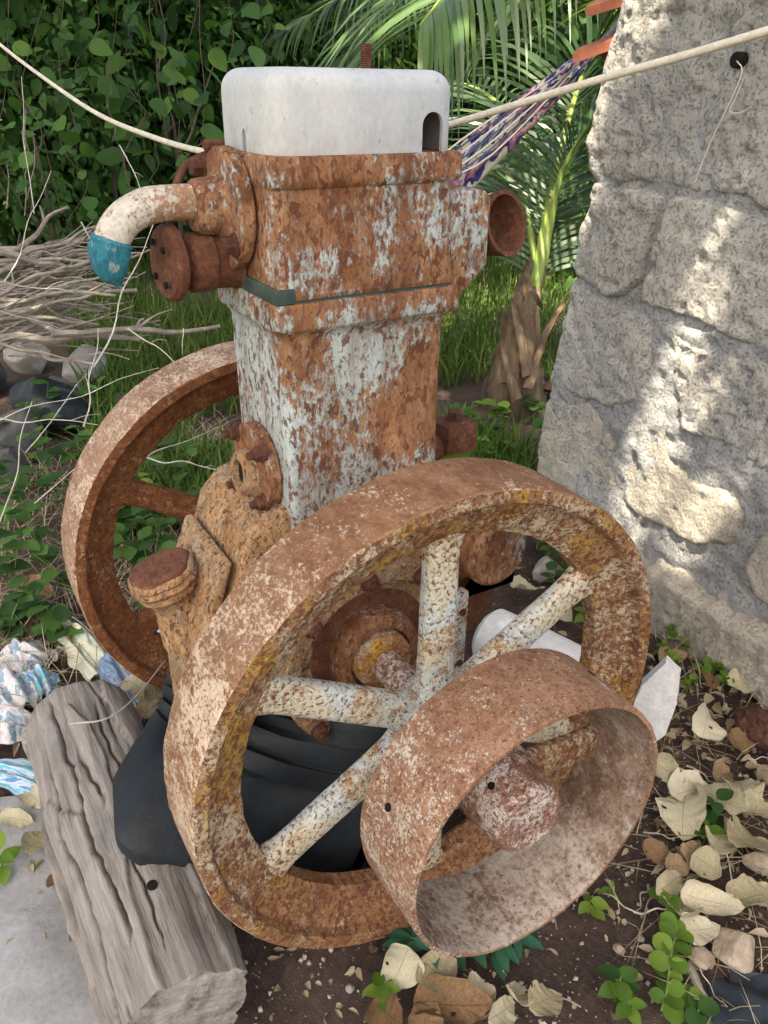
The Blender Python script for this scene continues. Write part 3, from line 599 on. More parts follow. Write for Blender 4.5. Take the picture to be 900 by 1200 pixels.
# ================================================================== STONE WALL
WX0 = -.4
def wally(x): return .78 - .05*(x-WX0)
def on_wall(px, py):
    d = ray(px, py); t = (.78 - .05*(CAMP.x-WX0) - CAMP.y)/(d.y + .05*d.x); p = CAMP + d*t; return (p.x, p.z)
wall = thing('stone_wall', 'grey coral stone wall with rough mortar beside the engine', 'wall', (0, wally(0), 0))
STN = [ # outline in photograph pixels, bulge, material
 ([(737, -60), (960, -60), (960, 262), (873, 231), (840, 226), (780, 220), (735, 214), (690, 207), (684, 188), (690, 130), (702, 75), (722, 8)], .022, M_coral),
 ([(694, 214), (740, 219), (790, 227), (776, 262), (757, 328), (737, 351), (700, 335), (667, 317), (668, 290), (680, 250)], .024, M_coral),
 ([(796, 229), (872, 238), (960, 268), (960, 425), (905, 406), (860, 392), (800, 370), (762, 354), (764, 330), (784, 262)], .022, M_coral),
 ([(668, 325), (700, 341), (737, 358), (768, 369), (775, 420), (757, 468), (722, 476), (668, 455), (645, 446), (641, 430), (655, 380)], .022, M_coral),
 ([(795, 385), (835, 404), (905, 422), (960, 440), (960, 575), (900, 548), (868, 530), (825, 512), (806, 500), (800, 450)], .020, M_coral),
 ([(651, 458), (700, 470), (724, 500), (728, 540), (722, 580), (690, 585), (655, 572), (629, 560), (630, 520), (638, 475)], .020, M_coralw),
 ([(730, 482), (790, 492), (800, 540), (815, 553), (873, 584), (880, 602), (862, 638), (822, 640), (785, 622), (758, 612), (735, 590), (737, 540)], .019, M_coralw),
 ([(960, 600), (905, 612), (882, 640), (877, 665), (886, 695), (912, 722), (960, 745)], .024, M_coralw),
 ([(740, 640), (800, 662), (835, 690), (870, 712), (900, 728), (960, 752), (960, 880), (890, 806), (830, 772), (790, 752), (740, 722)], .050, M_coralw),
 ([(640, 600), (700, 612), (735, 640), (735, 715), (690, 690), (630, 660)], .022, M_coral)]
polys = [([on_wall(*p) for p in poly], b, m) for poly, b, m in STN]
k0 = on_wall(960, 262)[0]
for r_, (z0, z1) in enumerate(((-.03, .20), (.21, .42), (.43, .64), (.65, .86), (.87, 1.25))):   # courses on past the frame
    x = on_wall(960, [880, 700, 560, 400, 150][r_])[0] + .012
    while x < 1.1:
        wd = .30+.12*math.sin(r_*3+x*9); polys.append(([(x, z0), (x+wd-.014, z0+.006), (x+wd-.02, z1), (x+.006, z1-.008)], .028, M_coral)); x += wd
for x, wd in ((-.60, .34), (-.25, .4)): polys.append(([(x, 1.005), (x+wd-.014, 1.0), (x+wd-.02, 1.26), (x+.01, 1.25)], .028, M_coral)) if False else None
LE = [on_wall(*p) for p in ((748, -120), (722, 8), (702, 75), (686, 160), (684, 195), (690, 210), (670, 280), (666, 318), (655, 380), (641, 432), (640, 455), (630, 515), (628, 560), (622, 620), (610, 690))]
LEz = np.array([p[1] for p in LE])[::-1]; LEx = np.array([p[0] for p in LE])[::-1]
def segdist(P, poly):
    d = np.full(len(P), 9.); ins = np.zeros(len(P), bool); n = len(poly)
    for k in range(n):
        a = np.array(poly[k]); b = np.array(poly[(k+1) % n]); ab = b-a; t = np.clip(((P-a)@ab)/(ab@ab), 0, 1); d = np.minimum(d, np.linalg.norm(P-a-t[:, None]*ab, axis=1))
        c = ((a[1] > P[:, 1]) != (b[1] > P[:, 1])); xi = (b[0]-a[0])*(P[:, 1]-a[1])/((b[1]-a[1]) or 1e-9)+a[0]; ins ^= (c & (P[:, 0] < xi))
    return np.where(ins, d, -d)
def edge_drop(x, z):
    dl = x-np.interp(z, LEz, LEx); t = np.clip(1-dl/.045, 0, 1.6); return .075*t**2.2
def wallmesh(x, z, h, mask, name):
    Y = (.78-.05*(x-WX0))-h; return gridmesh(name, np.stack([x, Y, z], -1), mask=mask)
STEP = .0058
for i, (poly, bl, mt) in enumerate(polys):
    P = np.array(poly); x0, z0 = P.min(0)-.012; x1, z1 = P.max(0)+.012
    x0 = max(x0, -1); X, Z = np.meshgrid(np.arange(x0, x1, STEP), np.arange(z0, min(z1, 1.3), STEP), indexing='ij'); Q = np.stack([X.ravel(), Z.ravel()], -1)
    P3 = np.stack([Q[:, 0], Q[:, 1], np.full(len(Q), i*3.1)], -1)
    wob = .008*vfbm(P3, 16, 3, 2); d = segdist(Q, poly) + wob + .005; s = np.clip(d/(.012 if mt is M_coral else .022), 0, 1); s = s*s*(3-2*s)
    rg = 1. if mt is M_coral else .55
    h = bl*s + rg*(.0055*vfbm(P3, 8, 3, i) + .0045*vfbm(P3, 40, 4, i+3, .6) - .006*np.clip(vfbm(P3, 60, 2, i+9)-.35, 0, 1)*3)*np.clip(d/.012, 0, 1) - np.clip(-d, 0, .03)*1.6 - .010*(1-np.clip(d/.006, 0, 1))
    lean = .010*math.sin(i*2.3)*(Q[:, 0]-Q[:, 0].mean())/.15; h = h + lean*s - edge_drop(Q[:, 0], Q[:, 1])
    m = (d > -.008).reshape(X.shape); mf = m[:-1, :-1] & m[1:, :-1] & m[:-1, 1:] & m[1:, 1:]
    if mf.sum() < 8: continue
    obj('stone', wallmesh(X, Z, h.reshape(X.shape), mf, 'stone'), mt, wall)
X, Z = np.meshgrid(np.arange(-.86, 1.15, .0075), np.arange(-.06, 1.28, .0075), indexing='ij'); Q = np.stack([X.ravel(), Z.ravel()], -1); P3 = np.stack([Q[:, 0], Q[:, 1], 0*Q[:, 0]], -1)
h = .009*vfbm(P3, 7, 4, 21) + .006*vfbm(P3, 45, 3, 25) - edge_drop(Q[:, 0]-.006, Q[:, 1]) + .013
m = (Q[:, 0] > np.interp(Q[:, 1], LEz, LEx)+.004).reshape(X.shape); mf = m[:-1, :-1] & m[1:, :-1] & m[:-1, 1:] & m[1:, 1:]
obj('mortar', wallmesh(X, Z, h.reshape(X.shape), mf, 'mortar'), M_mortar, wall)
bm = bmesh.new(); fr = []; bk = []
for z in np.linspace(-.06, 1.27, 30):
    xl = float(np.interp(z, LEz, LEx))+.02+.012*mnoise.noise(Vector((0, 0, z*12))); fr.append([bm.verts.new((xl, wally(xl)+.075, z)), bm.verts.new((1.14, wally(1.14)+.04, z))]); bk.append([bm.verts.new((xl+.03*math.sin(z*15), wally(xl)+.38, z)), bm.verts.new((1.14, wally(1.14)+.38, z))])
for k in range(29):
    bm.faces.new((fr[k][0], fr[k][1], fr[k+1][1], fr[k+1][0])); bm.faces.new((bk[k][0], bk[k][1], bk[k+1][1], bk[k+1][0])); bm.faces.new((fr[k][0], bk[k][0], bk[k+1][0], fr[k+1][0])); bm.faces.new((fr[k][1], bk[k][1], bk[k+1][1], fr[k+1][1]))
bm.faces.new((fr[-1][0], fr[-1][1], bk[-1][1], bk[-1][0])); obj('core', bm, M_mortar, wall)
# hole in the top stone, and the twine that hangs from it
hx, hz = on_wall(880, 71); hp = Vector((hx, wally(hx)-.034, hz)); obj('peg_hole', lathe([(-.02, .0115), (.0, .0115), (.002, .010)], hp, (0, -1, 0), 14), M_void, wall)
tw = thing('twine', 'thin white twine hanging from the hole in the wall', 'twine', hp)
q = lambda px, py, o=.045: Vector((on_wall(px, py)[0], wally(on_wall(px, py)[0])-o, on_wall(px, py)[1]))
obj('strand', tube(spline([hp, q(893, 85), q(878, 120), q(858, 160), q(843, 195), q(837, 212)], 16), .0009, 5), M_rope, tw)
obj('strand', tube(spline([q(896, 90), q(885, 115), q(878, 130), q(890, 132), q(905, 124)], 12), .0009, 5), M_rope, tw)
# roof tiles bedded in the wall's end
def tile(c, L, wd, rz, tilt, sag=.02):
    U, V = np.meshgrid(np.linspace(-.5, .5, 12), np.linspace(-.5, .5, 10), indexing='ij')
    top = np.stack([U*L, V*wd, sag*(1-(2*V)**2)], -1); botm = top - np.array([0, 0, .016]); b = bmesh.new()
    for g, flip in ((top, 0), (botm, 1)):
        me = gridmesh('t', g); b.from_mesh(me)
    b.verts.ensure_lookup_table(); n = 120; I = np.arange(n).reshape(12, 10); bd = list(I[0, :])+list(I[1:, -1])+list(I[-1, -2::-1])+list(I[-2:0:-1, 0])
    for k in range(len(bd)):
        a, c2 = int(bd[k]), int(bd[(k+1) % len(bd)]); b.faces.new((b.verts[a], b.verts[c2], b.verts[c2+n], b.verts[a+n]))
    M = Matrix.Translation(c) @ Matrix.Rotation(rz, 4, 'Z') @ Matrix.Rotation(tilt, 4, 'Y'); b.transform(M); return roughen(b, .0015, 40)
xa, za = on_wall(718, 38); c = Vector((xa-.005, wally(xa)+.10, za)); tag(obj('roof_tile', tile(c, .24, .16, R(20), R(-16)), M_tile, loc=c), 'red clay tile jutting from the wall end above the hammock cord', 'roof tile')
xa, za = on_wall(735, -3); c = Vector((xa-.0, wally(xa)+.10, za+.012)); tag(obj('roof_tile', tile(c, .24, .16, R(12), R(-10)), M_tile, loc=c), 'upper red clay tile bedded on top of the other tile', 'roof tile')

# ================================================================== LEAF AND PLANT TOOLS
LT = np.array([[0, 0, 0], [.33, 0, -.05], [.68, 0, -.06], [1, 0, -.16], [.28, .5, .06], [.66, .40, .02], [.28, -.5, .06], [.66, -.40, .02], [.05, .16, .02], [.05, -.16, .02]])
LF3 = np.array([[2, 3, 5], [2, 7, 3], [0, 1, 8], [0, 9, 1]]); LF4 = np.array([[8, 1, 4, 4], [1, 2, 5, 4], [1, 6, 7, 2], [9, 6, 1, 1]])
LF3 = np.concatenate([LF3, [[8, 1, 4], [9, 6, 1]]]); LF4 = LF4[1:3]
def unit(v): return v/np.maximum(np.linalg.norm(v, axis=-1, keepdims=True), 1e-9)
def leaves_mesh(P, D, N, L, W, tint, curl=1.0, name='leaves'):
    n = len(P); D = unit(D); Y = unit(np.cross(N, D)); Z = np.cross(D, Y); L = np.broadcast_to(L, n); W = np.broadcast_to(W, n)
    t = LT*np.array([1, 1, curl])
    V = P[:, None]+D[:, None]*(t[:, 0]*L[:, None])[..., None]+Y[:, None]*(t[:, 1]*W[:, None])[..., None]+Z[:, None]*(t[:, 2]*L[:, None])[..., None]
    k = len(LT); o = (np.arange(n)*k)[:, None, None]
    return npmesh(name, V.reshape(-1, 3), [(LF3[None]+o).reshape(-1, 3), (LF4[None]+o).reshape(-1, 4)], attrs={'tint': np.repeat(tint, k)})
def cloud(c, rad, n, L, seed, clumps=60, droop=.5, spread=.16, wl=.62, lo=.1, hi=.95, keep=None, shell=.55):
    g = np.random.default_rng(seed); c = np.array(c); rad = np.array(rad)
    q = unit(g.normal(size=(clumps, 3)))*(shell+(1-shell)*g.random((clumps, 1))**.5); ci = g.integers(0, clumps, n)
    P = c+rad*(q[ci]+g.normal(size=(n, 3))*spread); out = unit((P-c)/rad)
    D = unit(out*.6+g.normal(size=(n, 3))*.6+np.array([0, 0, -droop])); N = unit(np.array([0, 0, .8])+out*.5+g.normal(size=(n, 3))*.5)
    L_ = L*g.uniform(.6, 1.25, n); tint = np.clip(lo+(hi-lo)*(.5*g.random(n)+.5*g.random(clumps)[ci]), 0, .999)
    if keep is not None:
        k = keep(P); P, D, N, L_, tint = P[k], D[k], N[k], L_[k], tint[k]
    return leaves_mesh(P, D, N, L_, L_*wl, tint)
def one_leaf(name, kind='ovate', mat=None, tint=.5):
    """a single larger leaf, base at origin, tip along +X, unit length"""
    nu, nv = 9, 5; U, V = np.meshgrid(np.linspace(0, 1, nu), np.linspace(-1, 1, nv), indexing='ij')
    w_ = {'ovate': .34*np.sin(np.pi*U**.75)**.8, 'round': .46*np.sqrt(np.clip(1-(2*U-1)**2, 0, 1)), 'lance': .20*np.sin(np.pi*U**.85)**.9}[kind]
    X = np.stack([U, V*w_, .10*np.abs(V)*w_*2-.14*U**2+.012*np.sin(U*18)*np.abs(V)], -1); return gridmesh(name, X, attrs={'tint': np.full(U.shape, tint)})
LEAFM = {}
def leafmesh(kind, mat):
    k = (kind, mat.name)
    if k not in LEAFM: LEAFM[k] = one_leaf('leaf', kind); LEAFM[k].materials.append(mat)
    return LEAFM[k]
def leafM(p, d, nrm, L):
    d = Vector(d).normalized(); nrm = Vector(nrm); y = nrm.cross(d)
    if y.length < 1e-4: y = Vector((1, 0, 0)).cross(d)
    y.normalize(); z = d.cross(y); return Matrix(((d.x*L, y.x*L, z.x*L, p[0]), (d.y*L, y.y*L, z.y*L, p[1]), (d.z*L, y.z*L, z.z*L, p[2]), (0, 0, 0, 1)))
def weed(name, label, base, h, nl, L, kind, mat, lean=(0, 0), group=None, spread=1., stem=.0016, cat='plant', nst=1):
    t = thing(name, label, cat, base, group); base = Vector(base); bm = None; tips = []
    for s_ in range(nst):
        ln = Vector((lean[0]+random.uniform(-.5, .5)*h*(nst > 1), lean[1]+random.uniform(-.5, .5)*h*(nst > 1), 0))
        pts = spline([base-Vector((0, 0, .01)), base+Vector((0, 0, h*.5))+ln*.3, base+Vector((0, 0, h))+ln], 8); bm = tube(pts, [stem*(1-.6*k/8) for k in range(9)], 5, bm=bm); tips.append(pts)
    obj('stem', bm, M_stem, t); me = leafmesh(kind, mat)
    for k in range(nl):
        pts = tips[k % nst]; f_ = .25+.75*(k//nst+1)/max(1, (nl+nst-1)//nst); p = pts[min(8, int(f_*8))]; a = k*2.4+random.uniform(-.4, .4)
        d = Vector((math.cos(a)*spread, math.sin(a)*spread, random.uniform(-.15, .5))); inst('leaf', me, t, leafM(p, d, Vector((random.uniform(-.3, .3), random.uniform(-.3, .3), 1)), L*random.uniform(.7, 1.15)))
    return t
def dryleaf_mesh(seed, mat, aspect=.42, curl=.5):
    g = random.Random(seed); nu, nv = 18, 11; U, V = np.meshgrid(np.linspace(0, 1, nu), np.linspace(-1, 1, nv), indexing='ij')
    w_ = aspect*np.sin(np.pi*np.clip(U, .004, 1)**.7)**.75*(1+.07*np.sin(U*7+seed)*np.abs(V)+.05*np.sin(U*17+seed*2)*V); ph = g.uniform(0, 6); cc = curl*g.uniform(.7, 1.9); bend = g.uniform(-1.0, 1.3)
    y = V*w_; a = cc*3*y; yy = np.where(abs(cc) > .01, np.sin(a)/(cc*3+1e-6), y); zz = (1-np.cos(a))/(cc*3+1e-6)*(1+.4*np.sin(U*5+ph))
    x = U*(1-.12*abs(bend)); zz = zz+bend*.5*(U-.4)**2+g.uniform(-.35, .35)*V*(U-.4)*w_/.4+.028*np.sin(U*13+ph)*V+.02*np.sin(U*31+V*5+ph)*np.abs(V)
    X = np.stack([x-.5, yy, zz-zz.mean()*.3], -1); f_ = np.ones((nu-1, nv-1), bool)
    for k in range(g.randint(1, 4)): f_[g.randint(4, nu-3), g.choice([0, 0, 1, nv-2, nv-3, 3])] = False
    me = gridmesh('dry_leaf', X, uv=np.stack([U, V*.5+.5], -1), mask=f_); me.materials.append(mat)
    b = bmesh.new(); b.from_mesh(me); uvl = b.loops.layers.uv.active; bmesh.ops.subdivide_edges(b, edges=b.edges[:], cuts=1, use_grid_fill=True); b.to_mesh(me); b.free()
    for p in me.polygons: p.use_smooth = True
    return me
DRY = {m: [dryleaf_mesh(11*i+j+1, mm, a, c) for j, (a, c) in enumerate(((.40, .5), (.46, .25), (.34, .9), (.44, .7), (.38, .35)))] for i, (m, mm) in enumerate((('k', M_dry), ('b', M_dryb), ('c', M_dryc)))}

# ================================================================== SHADE TREE (unseen; its crown is shaped to keep the sun off the engine) and trees behind
PATCH = [(775, 500, .042), (775, 560, .046), (768, 610, .032), (786, 460, .024), (690, 280, .034), (700, 235, .026), (735, 60, .03), (862, 590, .018), (760, 470, .016)]  # wall spots kept sunlit by gaps cut in the crown along sun rays
def keep_gaps(P):
    k = np.ones(len(P), bool); s = np.array(SUN)
    for px, py, r in PATCH:
        x, z = on_wall(px, py); o = np.array([x, wally(x)-.03, z]); v = P-o; d = np.linalg.norm(v-np.outer(v@s, s), axis=1); k &= d > r+.065
    return k
CAN = [((-2.6, .2, 1.0), 3.2, 2000, 61), ((-4.6, 2.6, 1.2), 3.4, 8000, 62), ((-5.2, -.9, 1.2), 3.4, 11000, 63), ((-2.5, .05, 1.25), 1.7, 3200, 64)]
tr = thing('shade_tree', 'unseen leafy tree whose crown is shaped to shade the engine and the wall', 'tree', (2.9, -2.7, 0))
cc = Vector((-.1, .15, .35))+SUN*4.2
obj('crown', cloud(cc, (1.75, 1.75, .65), 14500, .13, 5, 260, .5, .14, .62, shell=.1, keep=keep_gaps), M_leaf, tr)
bm = tube(spline([(2.9, -2.7, -.1), (2.75, -2.6, 1.3), (2.3, -2.2, 2.8), (1.6, -1.6, 3.7), tuple(cc)], 20), [.16-.006*k for k in range(21)], 12, jit=.04)
for k in range(6):
    a = k*1.05; bm = tube(spline([(2.2, -2.1, 2.95), tuple(cc+Vector((math.cos(a)*.7, math.sin(a)*.7, -.1))), tuple(cc+Vector((math.cos(a)*1.5, math.sin(a)*1.5, .1)))], 8), [.05-.005*k2 for k2 in range(9)], 8, bm=bm)
obj('trunk', bm, M_bark, tr)
for i, (c0, r0, n0, sd_) in enumerate(CAN):                       # unseen crowns added above the frame to darken the yard behind
    ce = Vector(c0)+SUN*4.6; tb = Vector((c0[0]-2.5, c0[1]+(-3.5 if i == 2 else 3.5 if i == 1 else -3.2), 0)); t2 = thing('added_canopy', ('unseen tree added to shade the brushwood pile', 'unseen tree added to shade the palm', 'unseen tree added to shade the far trees', 'unseen tree added to shade the hanging vines')[i], 'tree', tb)
    obj('crown', cloud(ce, (r0*.6, r0*.6, .6), n0, .16, sd_, 150, .5, .15, .62, shell=.1), M_leaf, t2)
    obj('trunk', tube(spline([tb-Vector((0, 0, .1)), tb+Vector((.2, .1, 2)), tb.lerp(ce, .6)+Vector((0, 0, 2.)), ce], 16), [.2-.008*k for k in range(17)], 10, jit=.04), M_bark, t2)
def tree(px, dep, zc, rad, n, L, seed, label, mat=M_leaf, trunk=.06, clumps=70, lo=.0, hi=.85, spread=.16, group='trees behind the yard', droop=.5):
    p = atd(px, 110, dep); b = Vector((p.x, p.y, 0)); t = thing('tree', label, 'tree', b, group)
    obj('crown', cloud((b.x, b.y, zc), rad, n, L, seed, clumps, droop, spread, .6, lo, hi, shell=.35), mat, t)
    g = random.Random(seed); bm = None
    for k in range(4):
        e = Vector((b.x+g.uniform(-.6, .6)*rad[0], b.y+g.uniform(-.6, .6)*rad[1], zc+g.uniform(-.1, .5)*rad[2])); m_ = b.lerp(e, .45)+Vector((g.uniform(-.1, .1), g.uniform(-.1, .1), -.1))
        bm = tube(spline([b+Vector((g.uniform(-.05, .05), g.uniform(-.05, .05), -.05)), m_, e], 10), [trunk*(1-.07*j) for j in range(11)], 8, bm=bm, jit=.06)
    obj('trunk', bm, M_bark, t); return t
tree(60, 4.4, 1.30, (.95, .95, 1.15), 5200, .105, 21, 'dark vine hung tree behind the brushwood pile', trunk=.045, hi=.75)
tree(235, 4.9, 1.45, (.85, .85, 1.15), 4600, .11, 22, 'broad leaved tree behind the pipe side of the engine', trunk=.05)
tree(-90, 5.0, 1.6, (1.1, 1.1, 1.3), 3000, .12, 23, 'dark tree at the end of the brushwood pile')
tree(370, 6.5, 1.5, (1.2, 1.2, 1.3), 4200, .12, 24, 'leafy tree in line with the white cover', hi=.95)
tree(520, 7.2, 1.4, (1.3, 1.3, 1.3), 4200, .12, 25, 'leafy tree behind the palm fronds', hi=.98)
tree(680, 6.8, 1.5, (1.3, 1.3, 1.5), 4000, .12, 26, 'leafy tree behind the palm stalk next to the wall end', hi=.95)
tree(150, 8.5, 2.0, (2.0, 2.0, 1.9), 5000, .16, 27, 'large far tree behind the vine hung tree', trunk=.12, hi=1)
tree(440, 10, 2.4, (2.4, 2.4, 2.3), 6000, .17, 28, 'large far tree behind the leafy trees', trunk=.12, hi=1)
tree(720, 10, 2.2, (2.3, 2.3, 2.2), 5000, .17, 29, 'large far tree beyond the wall', trunk=.12, hi=1)
tree(900, 7.5, 1.6, (1.5, 1.5, 1.6), 2500, .13, 30, 'leafy tree hidden behind the stone wall')
def stick(a, b, r, bend=.05, name='dry_stick', label='bleached dry stick in the brushwood pile', mat=M_twig, group='sticks of the brushwood pile', fork=0, n=12):
    a, b = Vector(a), Vector(b); L = (b-a).length; pts = [a]
    for k in (1, 2, 3): pts.append(a.lerp(b, k/4)+Vector((random.uniform(-1, 1), random.uniform(-1, 1), random.uniform(-1, 1)))*bend*L)
    pts.append(b); P = spline(pts, n)
    for k in range(1, n): P[k] += Vector((random.uniform(-1, 1), random.uniform(-1, 1), random.uniform(-1, 1)))*min(r*.3, L*.003)
    bm = tube(P, [r*(1-.55*k/n)*random.uniform(.88, 1.12) for k in range(n+1)], 7, jit=.12)
    for f_ in range(fork):
        k = random.randint(n//3, n-2); e = P[k]+(P[k+1]-P[k]).normalized()*L*random.uniform(.12, .25)+Vector((random.uniform(-1, 1), random.uniform(-1, 1), random.uniform(-.2, 1)))*L*.12; bm = tube(spline([P[k], P[k].lerp(e, .5)+Vector((0, 0, L*.02)), e], 5), [r*.5*(1-.12*q) for q in range(6)], 5, bm=bm)
    return tag(obj(name, bm, mat, loc=a), label, 'stick', group)
def shrub(px, py, h, r, n, L, seed, label, mat=M_weed, group='shrubs on the grass'):
    b = at(px, py, 0); t = thing('shrub', label, 'shrub', b, group); obj('foliage', cloud((b.x, b.y, h*.5), (r, r, h*.5), n, L, seed, 30, .35, .22, .6, 0, 1, shell=.2), mat, t)
    bm = None
    for k in range(5): a = k*1.3+seed; bm = tube([b-Vector((0, 0, .03)), b+Vector((math.cos(a)*r*.3, math.sin(a)*r*.3, h*.5)), b+Vector((math.cos(a)*r*.6, math.sin(a)*r*.6, h*.85))], [.008, .006, .003], 5, bm=bm)
    obj('stem', bm, M_bark, t)
for i, (px, py, h, r, n, L, lab) in enumerate(((150, 262, .75, .55, 900, .085, 'low green shrub under the vine hung tree'), (330, 250, .6, .6, 900, .085, 'low green shrub behind the cylinder head'), (560, 285, .55, .5, 900, .08, 'low shrub on the grass left of the palm base'), (690, 330, .6, .45, 900, .08, 'low shrub tucked behind the wall end'), (20, 300, .7, .5, 800, .085, 'low shrub behind the brushwood sticks'), (240, 300, .32, .3, 500, .07, 'small shrub beside the pipe and disc'))):
    shrub(px, py, h, r, n, L, 40+i, lab)
for i, (px, dep, zc, r_, n_, L_, m_, lab) in enumerate(((110, 3.9, 1.05, .42, 900, .045, M_weed, 'small leaved bush under the hanging vines'), (190, 4.1, 1.25, .40, 800, .05, M_weed, 'sunlit leafy bush between the dark trees'), (25, 3.6, .75, .38, 800, .04, M_weed, 'fine leaved bush above the brushwood pile'), (285, 4.4, 1.30, .42, 700, .055, M_weed, 'small bush peeping above the pipe flange'), (430, 5.4, 1.35, .5, 800, .05, M_fresh, 'light green bush behind the threaded stud'))):
    p = atd(px, 110, dep); b = Vector((p.x, p.y, 0)); t = thing('bush', lab, 'bush', b); obj('foliage', cloud((b.x, b.y, zc), (r_, r_, r_*1.25), n_, L_, 90+i, 26, .3, .2, .5, 0, 1, shell=.3), m_, t)
    obj('stem', tube(spline([b-Vector((0, 0, .05)), b+Vector((.05, .03, zc*.5)), Vector((b.x, b.y, zc+r_*.6))], 8), [.016-.0014*k for k in range(9)], 6), M_bark, t)
for k in range(12):
    px = random.uniform(-10, 250); d_ = random.uniform(2.8, 3.6); y0 = random.uniform(160, 270); stick(atd(px, y0, d_), atd(px+random.uniform(-50, 50), y0-random.uniform(60, 190), d_+.1), random.choice((.002, .003, .005)), .09, 'bare_stem', 'bare brown stem twisting up through the vines', M_bark if k % 3 else M_twig, 'bare stems among the vines', fork=2)
# vines that hang in front of the dark tree
VN = [(12, 40, 250, 2.5), (40, 60, 200, 2.3), (70, 20, 210, 2.6), (105, -20, 130, 3.0), (140, -20, 150, 3.2), (165, -30, 190, 3.1), (190, -20, 120, 3.0), (225, -20, 150, 2.7), (250, -10, 160, 2.6), (268, 0, 120, 2.8), (130, 150, 250, 3.3), (215, 140, 250, 3.2), (300, -30, 60, 2.9), (85, 130, 260, 2.9), (30, 170, 280, 2.4)]
for i, (px, y0, y1, dep) in enumerate(VN):
    pts = spline([atd(px+random.uniform(-26, 26), y0-60, dep+.1), atd(px+random.uniform(-16, 16), y0*.7+y1*.3, dep+.05), atd(px+random.uniform(-22, 22), y0*.35+y1*.65, dep), atd(px+random.uniform(-24, 24), y1, dep-.03)], 14)
    t = thing('hanging_vine', 'leafy green vine stem hanging in front of the dark tree', 'vine', pts[-1], 'vines hanging in front of the dark tree'); obj('stem', tube(pts, .0013, 5), M_bark, t)
    me = leafmesh('round' if i in (0, 1, 2, 14, 13) else 'ovate', M_weed if i % 2 else M_leaf); L = (.055 if i in (0, 1, 2, 14, 13) else .082)*(dep/2.7)
    for k in range(13):
        p = pts[1+k]; a = random.uniform(0, 6.28); d = Vector((math.cos(a)*.9, math.sin(a)*.9, random.uniform(-1.0, .2))); tc = (CAMP-p).normalized()
        inst('leaf', me, t, leafM(p+Vector((random.gauss(0, .05), random.gauss(0, .05), random.gauss(0, .04))), d, tc*.6+Vector((random.uniform(-.9, .9), random.uniform(-.9, .9), .8)), L*random.uniform(.4, 1.35)))

# ================================================================== COCONUT PALM
pb = at(603, 474, 0); palm = thing('coconut_palm', 'young coconut palm with hanging fronds standing behind the wall end', 'palm', pb)
bm = tube(spline([pb-Vector((0, 0, .05)), atd(603, 455, 2.68), atd(607, 410, 2.66), atd(617, 360, 2.66), atd(628, 310, 2.68)], 16), [.105, .110, .108, .102, .096, .090, .084, .078, .072, .066, .060, .054, .050, .046, .042, .038, .034], 20, jit=.06)
obj('trunk', roughen(bm, .014, 14), M_fibre, palm)
for a, b_, c_, wd in (((600, 440, 2.60), (588, 370, 2.58), (578, 395, 2.55), .030), ((612, 420, 2.58), (622, 350, 2.57), (636, 360, 2.55), .034), ((596, 450, 2.57), (606, 352, 2.58), (618, 348, 2.6), .03), ((620, 440, 2.57), (612, 400, 2.55), (600, 350, 2.56), .028), ((618, 455, 2.56), (640, 390, 2.6), (668, 345, 2.65), .016), ((606, 468, 2.56), (598, 440, 2.54), (588, 408, 2.55), .022)):
    P = spline([atd(*a), atd(*b_), atd(*c_)], 12); obj('dry_sheath', roughen(tube(P, [wd*(1-.06*k) for k in range(13)], 8, flat=.22), .004, 30), M_fibre, palm)
def frond(pts, n, L, mat, droop, seed, wd=.018, rr=.010, nat=.9, petmat=None, start=.0):
    g = np.random.default_rng(seed); P = spline([atd(*p) for p in pts], 48); ra = obj('frond', tube(P, [rr*(1-.8*k/48)+.0015 for k in range(49)], 7), petmat or M_petiole, palm)
    V = []; F = []; tint = []; K = 7; up = Vector((0, 0, 1)); tone = g.random()*.3
    for i in range(n):
        t = start+(1-start)*(i+.5)/n; k = min(47, int(t*48)); p = P[k].lerp(P[k+1], t*48-k); tg = (P[k+1]-P[k]).normalized(); side = tg.cross(up).normalized(); nn = side.cross(tg)
        for sg in (-1, 1):
            l = L*(.45+.9*math.sin(math.pi*min(1, .12+t*.8)))*g.uniform(.82, 1.1); d0 = (side*sg*nat+tg*(.55+.6*t*t)+nn*.25).normalized(); pos = p.copy(); d = d0.copy(); tw = g.uniform(-.5, .5); b0 = len(V); tv = min(.999, tone+g.uniform(0, .65))
            for j in range(K):
                s = j/(K-1); w_ = wd*(.45+.9*s if s < .35 else .77*(1-((s-.35)/.65)**1.6))+.0008; wv = (d.cross(nn if abs(d.dot(nn)) < .9 else side)).normalized(); wv = (wv*math.cos(tw)+d.cross(wv)*math.sin(tw))
                V += [pos-wv*w_*.5, pos+wv*w_*.5]; tint += [tv, tv]
                d = (d+Vector((0, 0, -droop*(.35+s)/K*g.uniform(.7, 1.3)))).normalized(); pos = pos+d*(l/(K-1))
            for j in range(K-1): a = b0+2*j; F.append((a, a+1, a+3, a+2))
    me = npmesh('leaflets', np.array([list(v) for v in V]), np.array(F), attrs={'tint': np.array(tint)}); tag(obj('leaflets', me, mat, ra), kind='stuff'); WL[ra.name] = WL[palm.name]
    return ra
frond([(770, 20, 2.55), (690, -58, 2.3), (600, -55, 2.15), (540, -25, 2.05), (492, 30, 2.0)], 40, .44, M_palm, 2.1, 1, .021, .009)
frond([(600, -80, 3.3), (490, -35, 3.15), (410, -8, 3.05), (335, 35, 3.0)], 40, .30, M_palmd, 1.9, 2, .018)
frond([(628, 330, 2.68), (643, 240, 2.72), (664, 150, 2.75), (690, 70, 2.7), (725, 10, 2.6)], 50, .36, M_palmd, 1.3, 3, .017, .016)
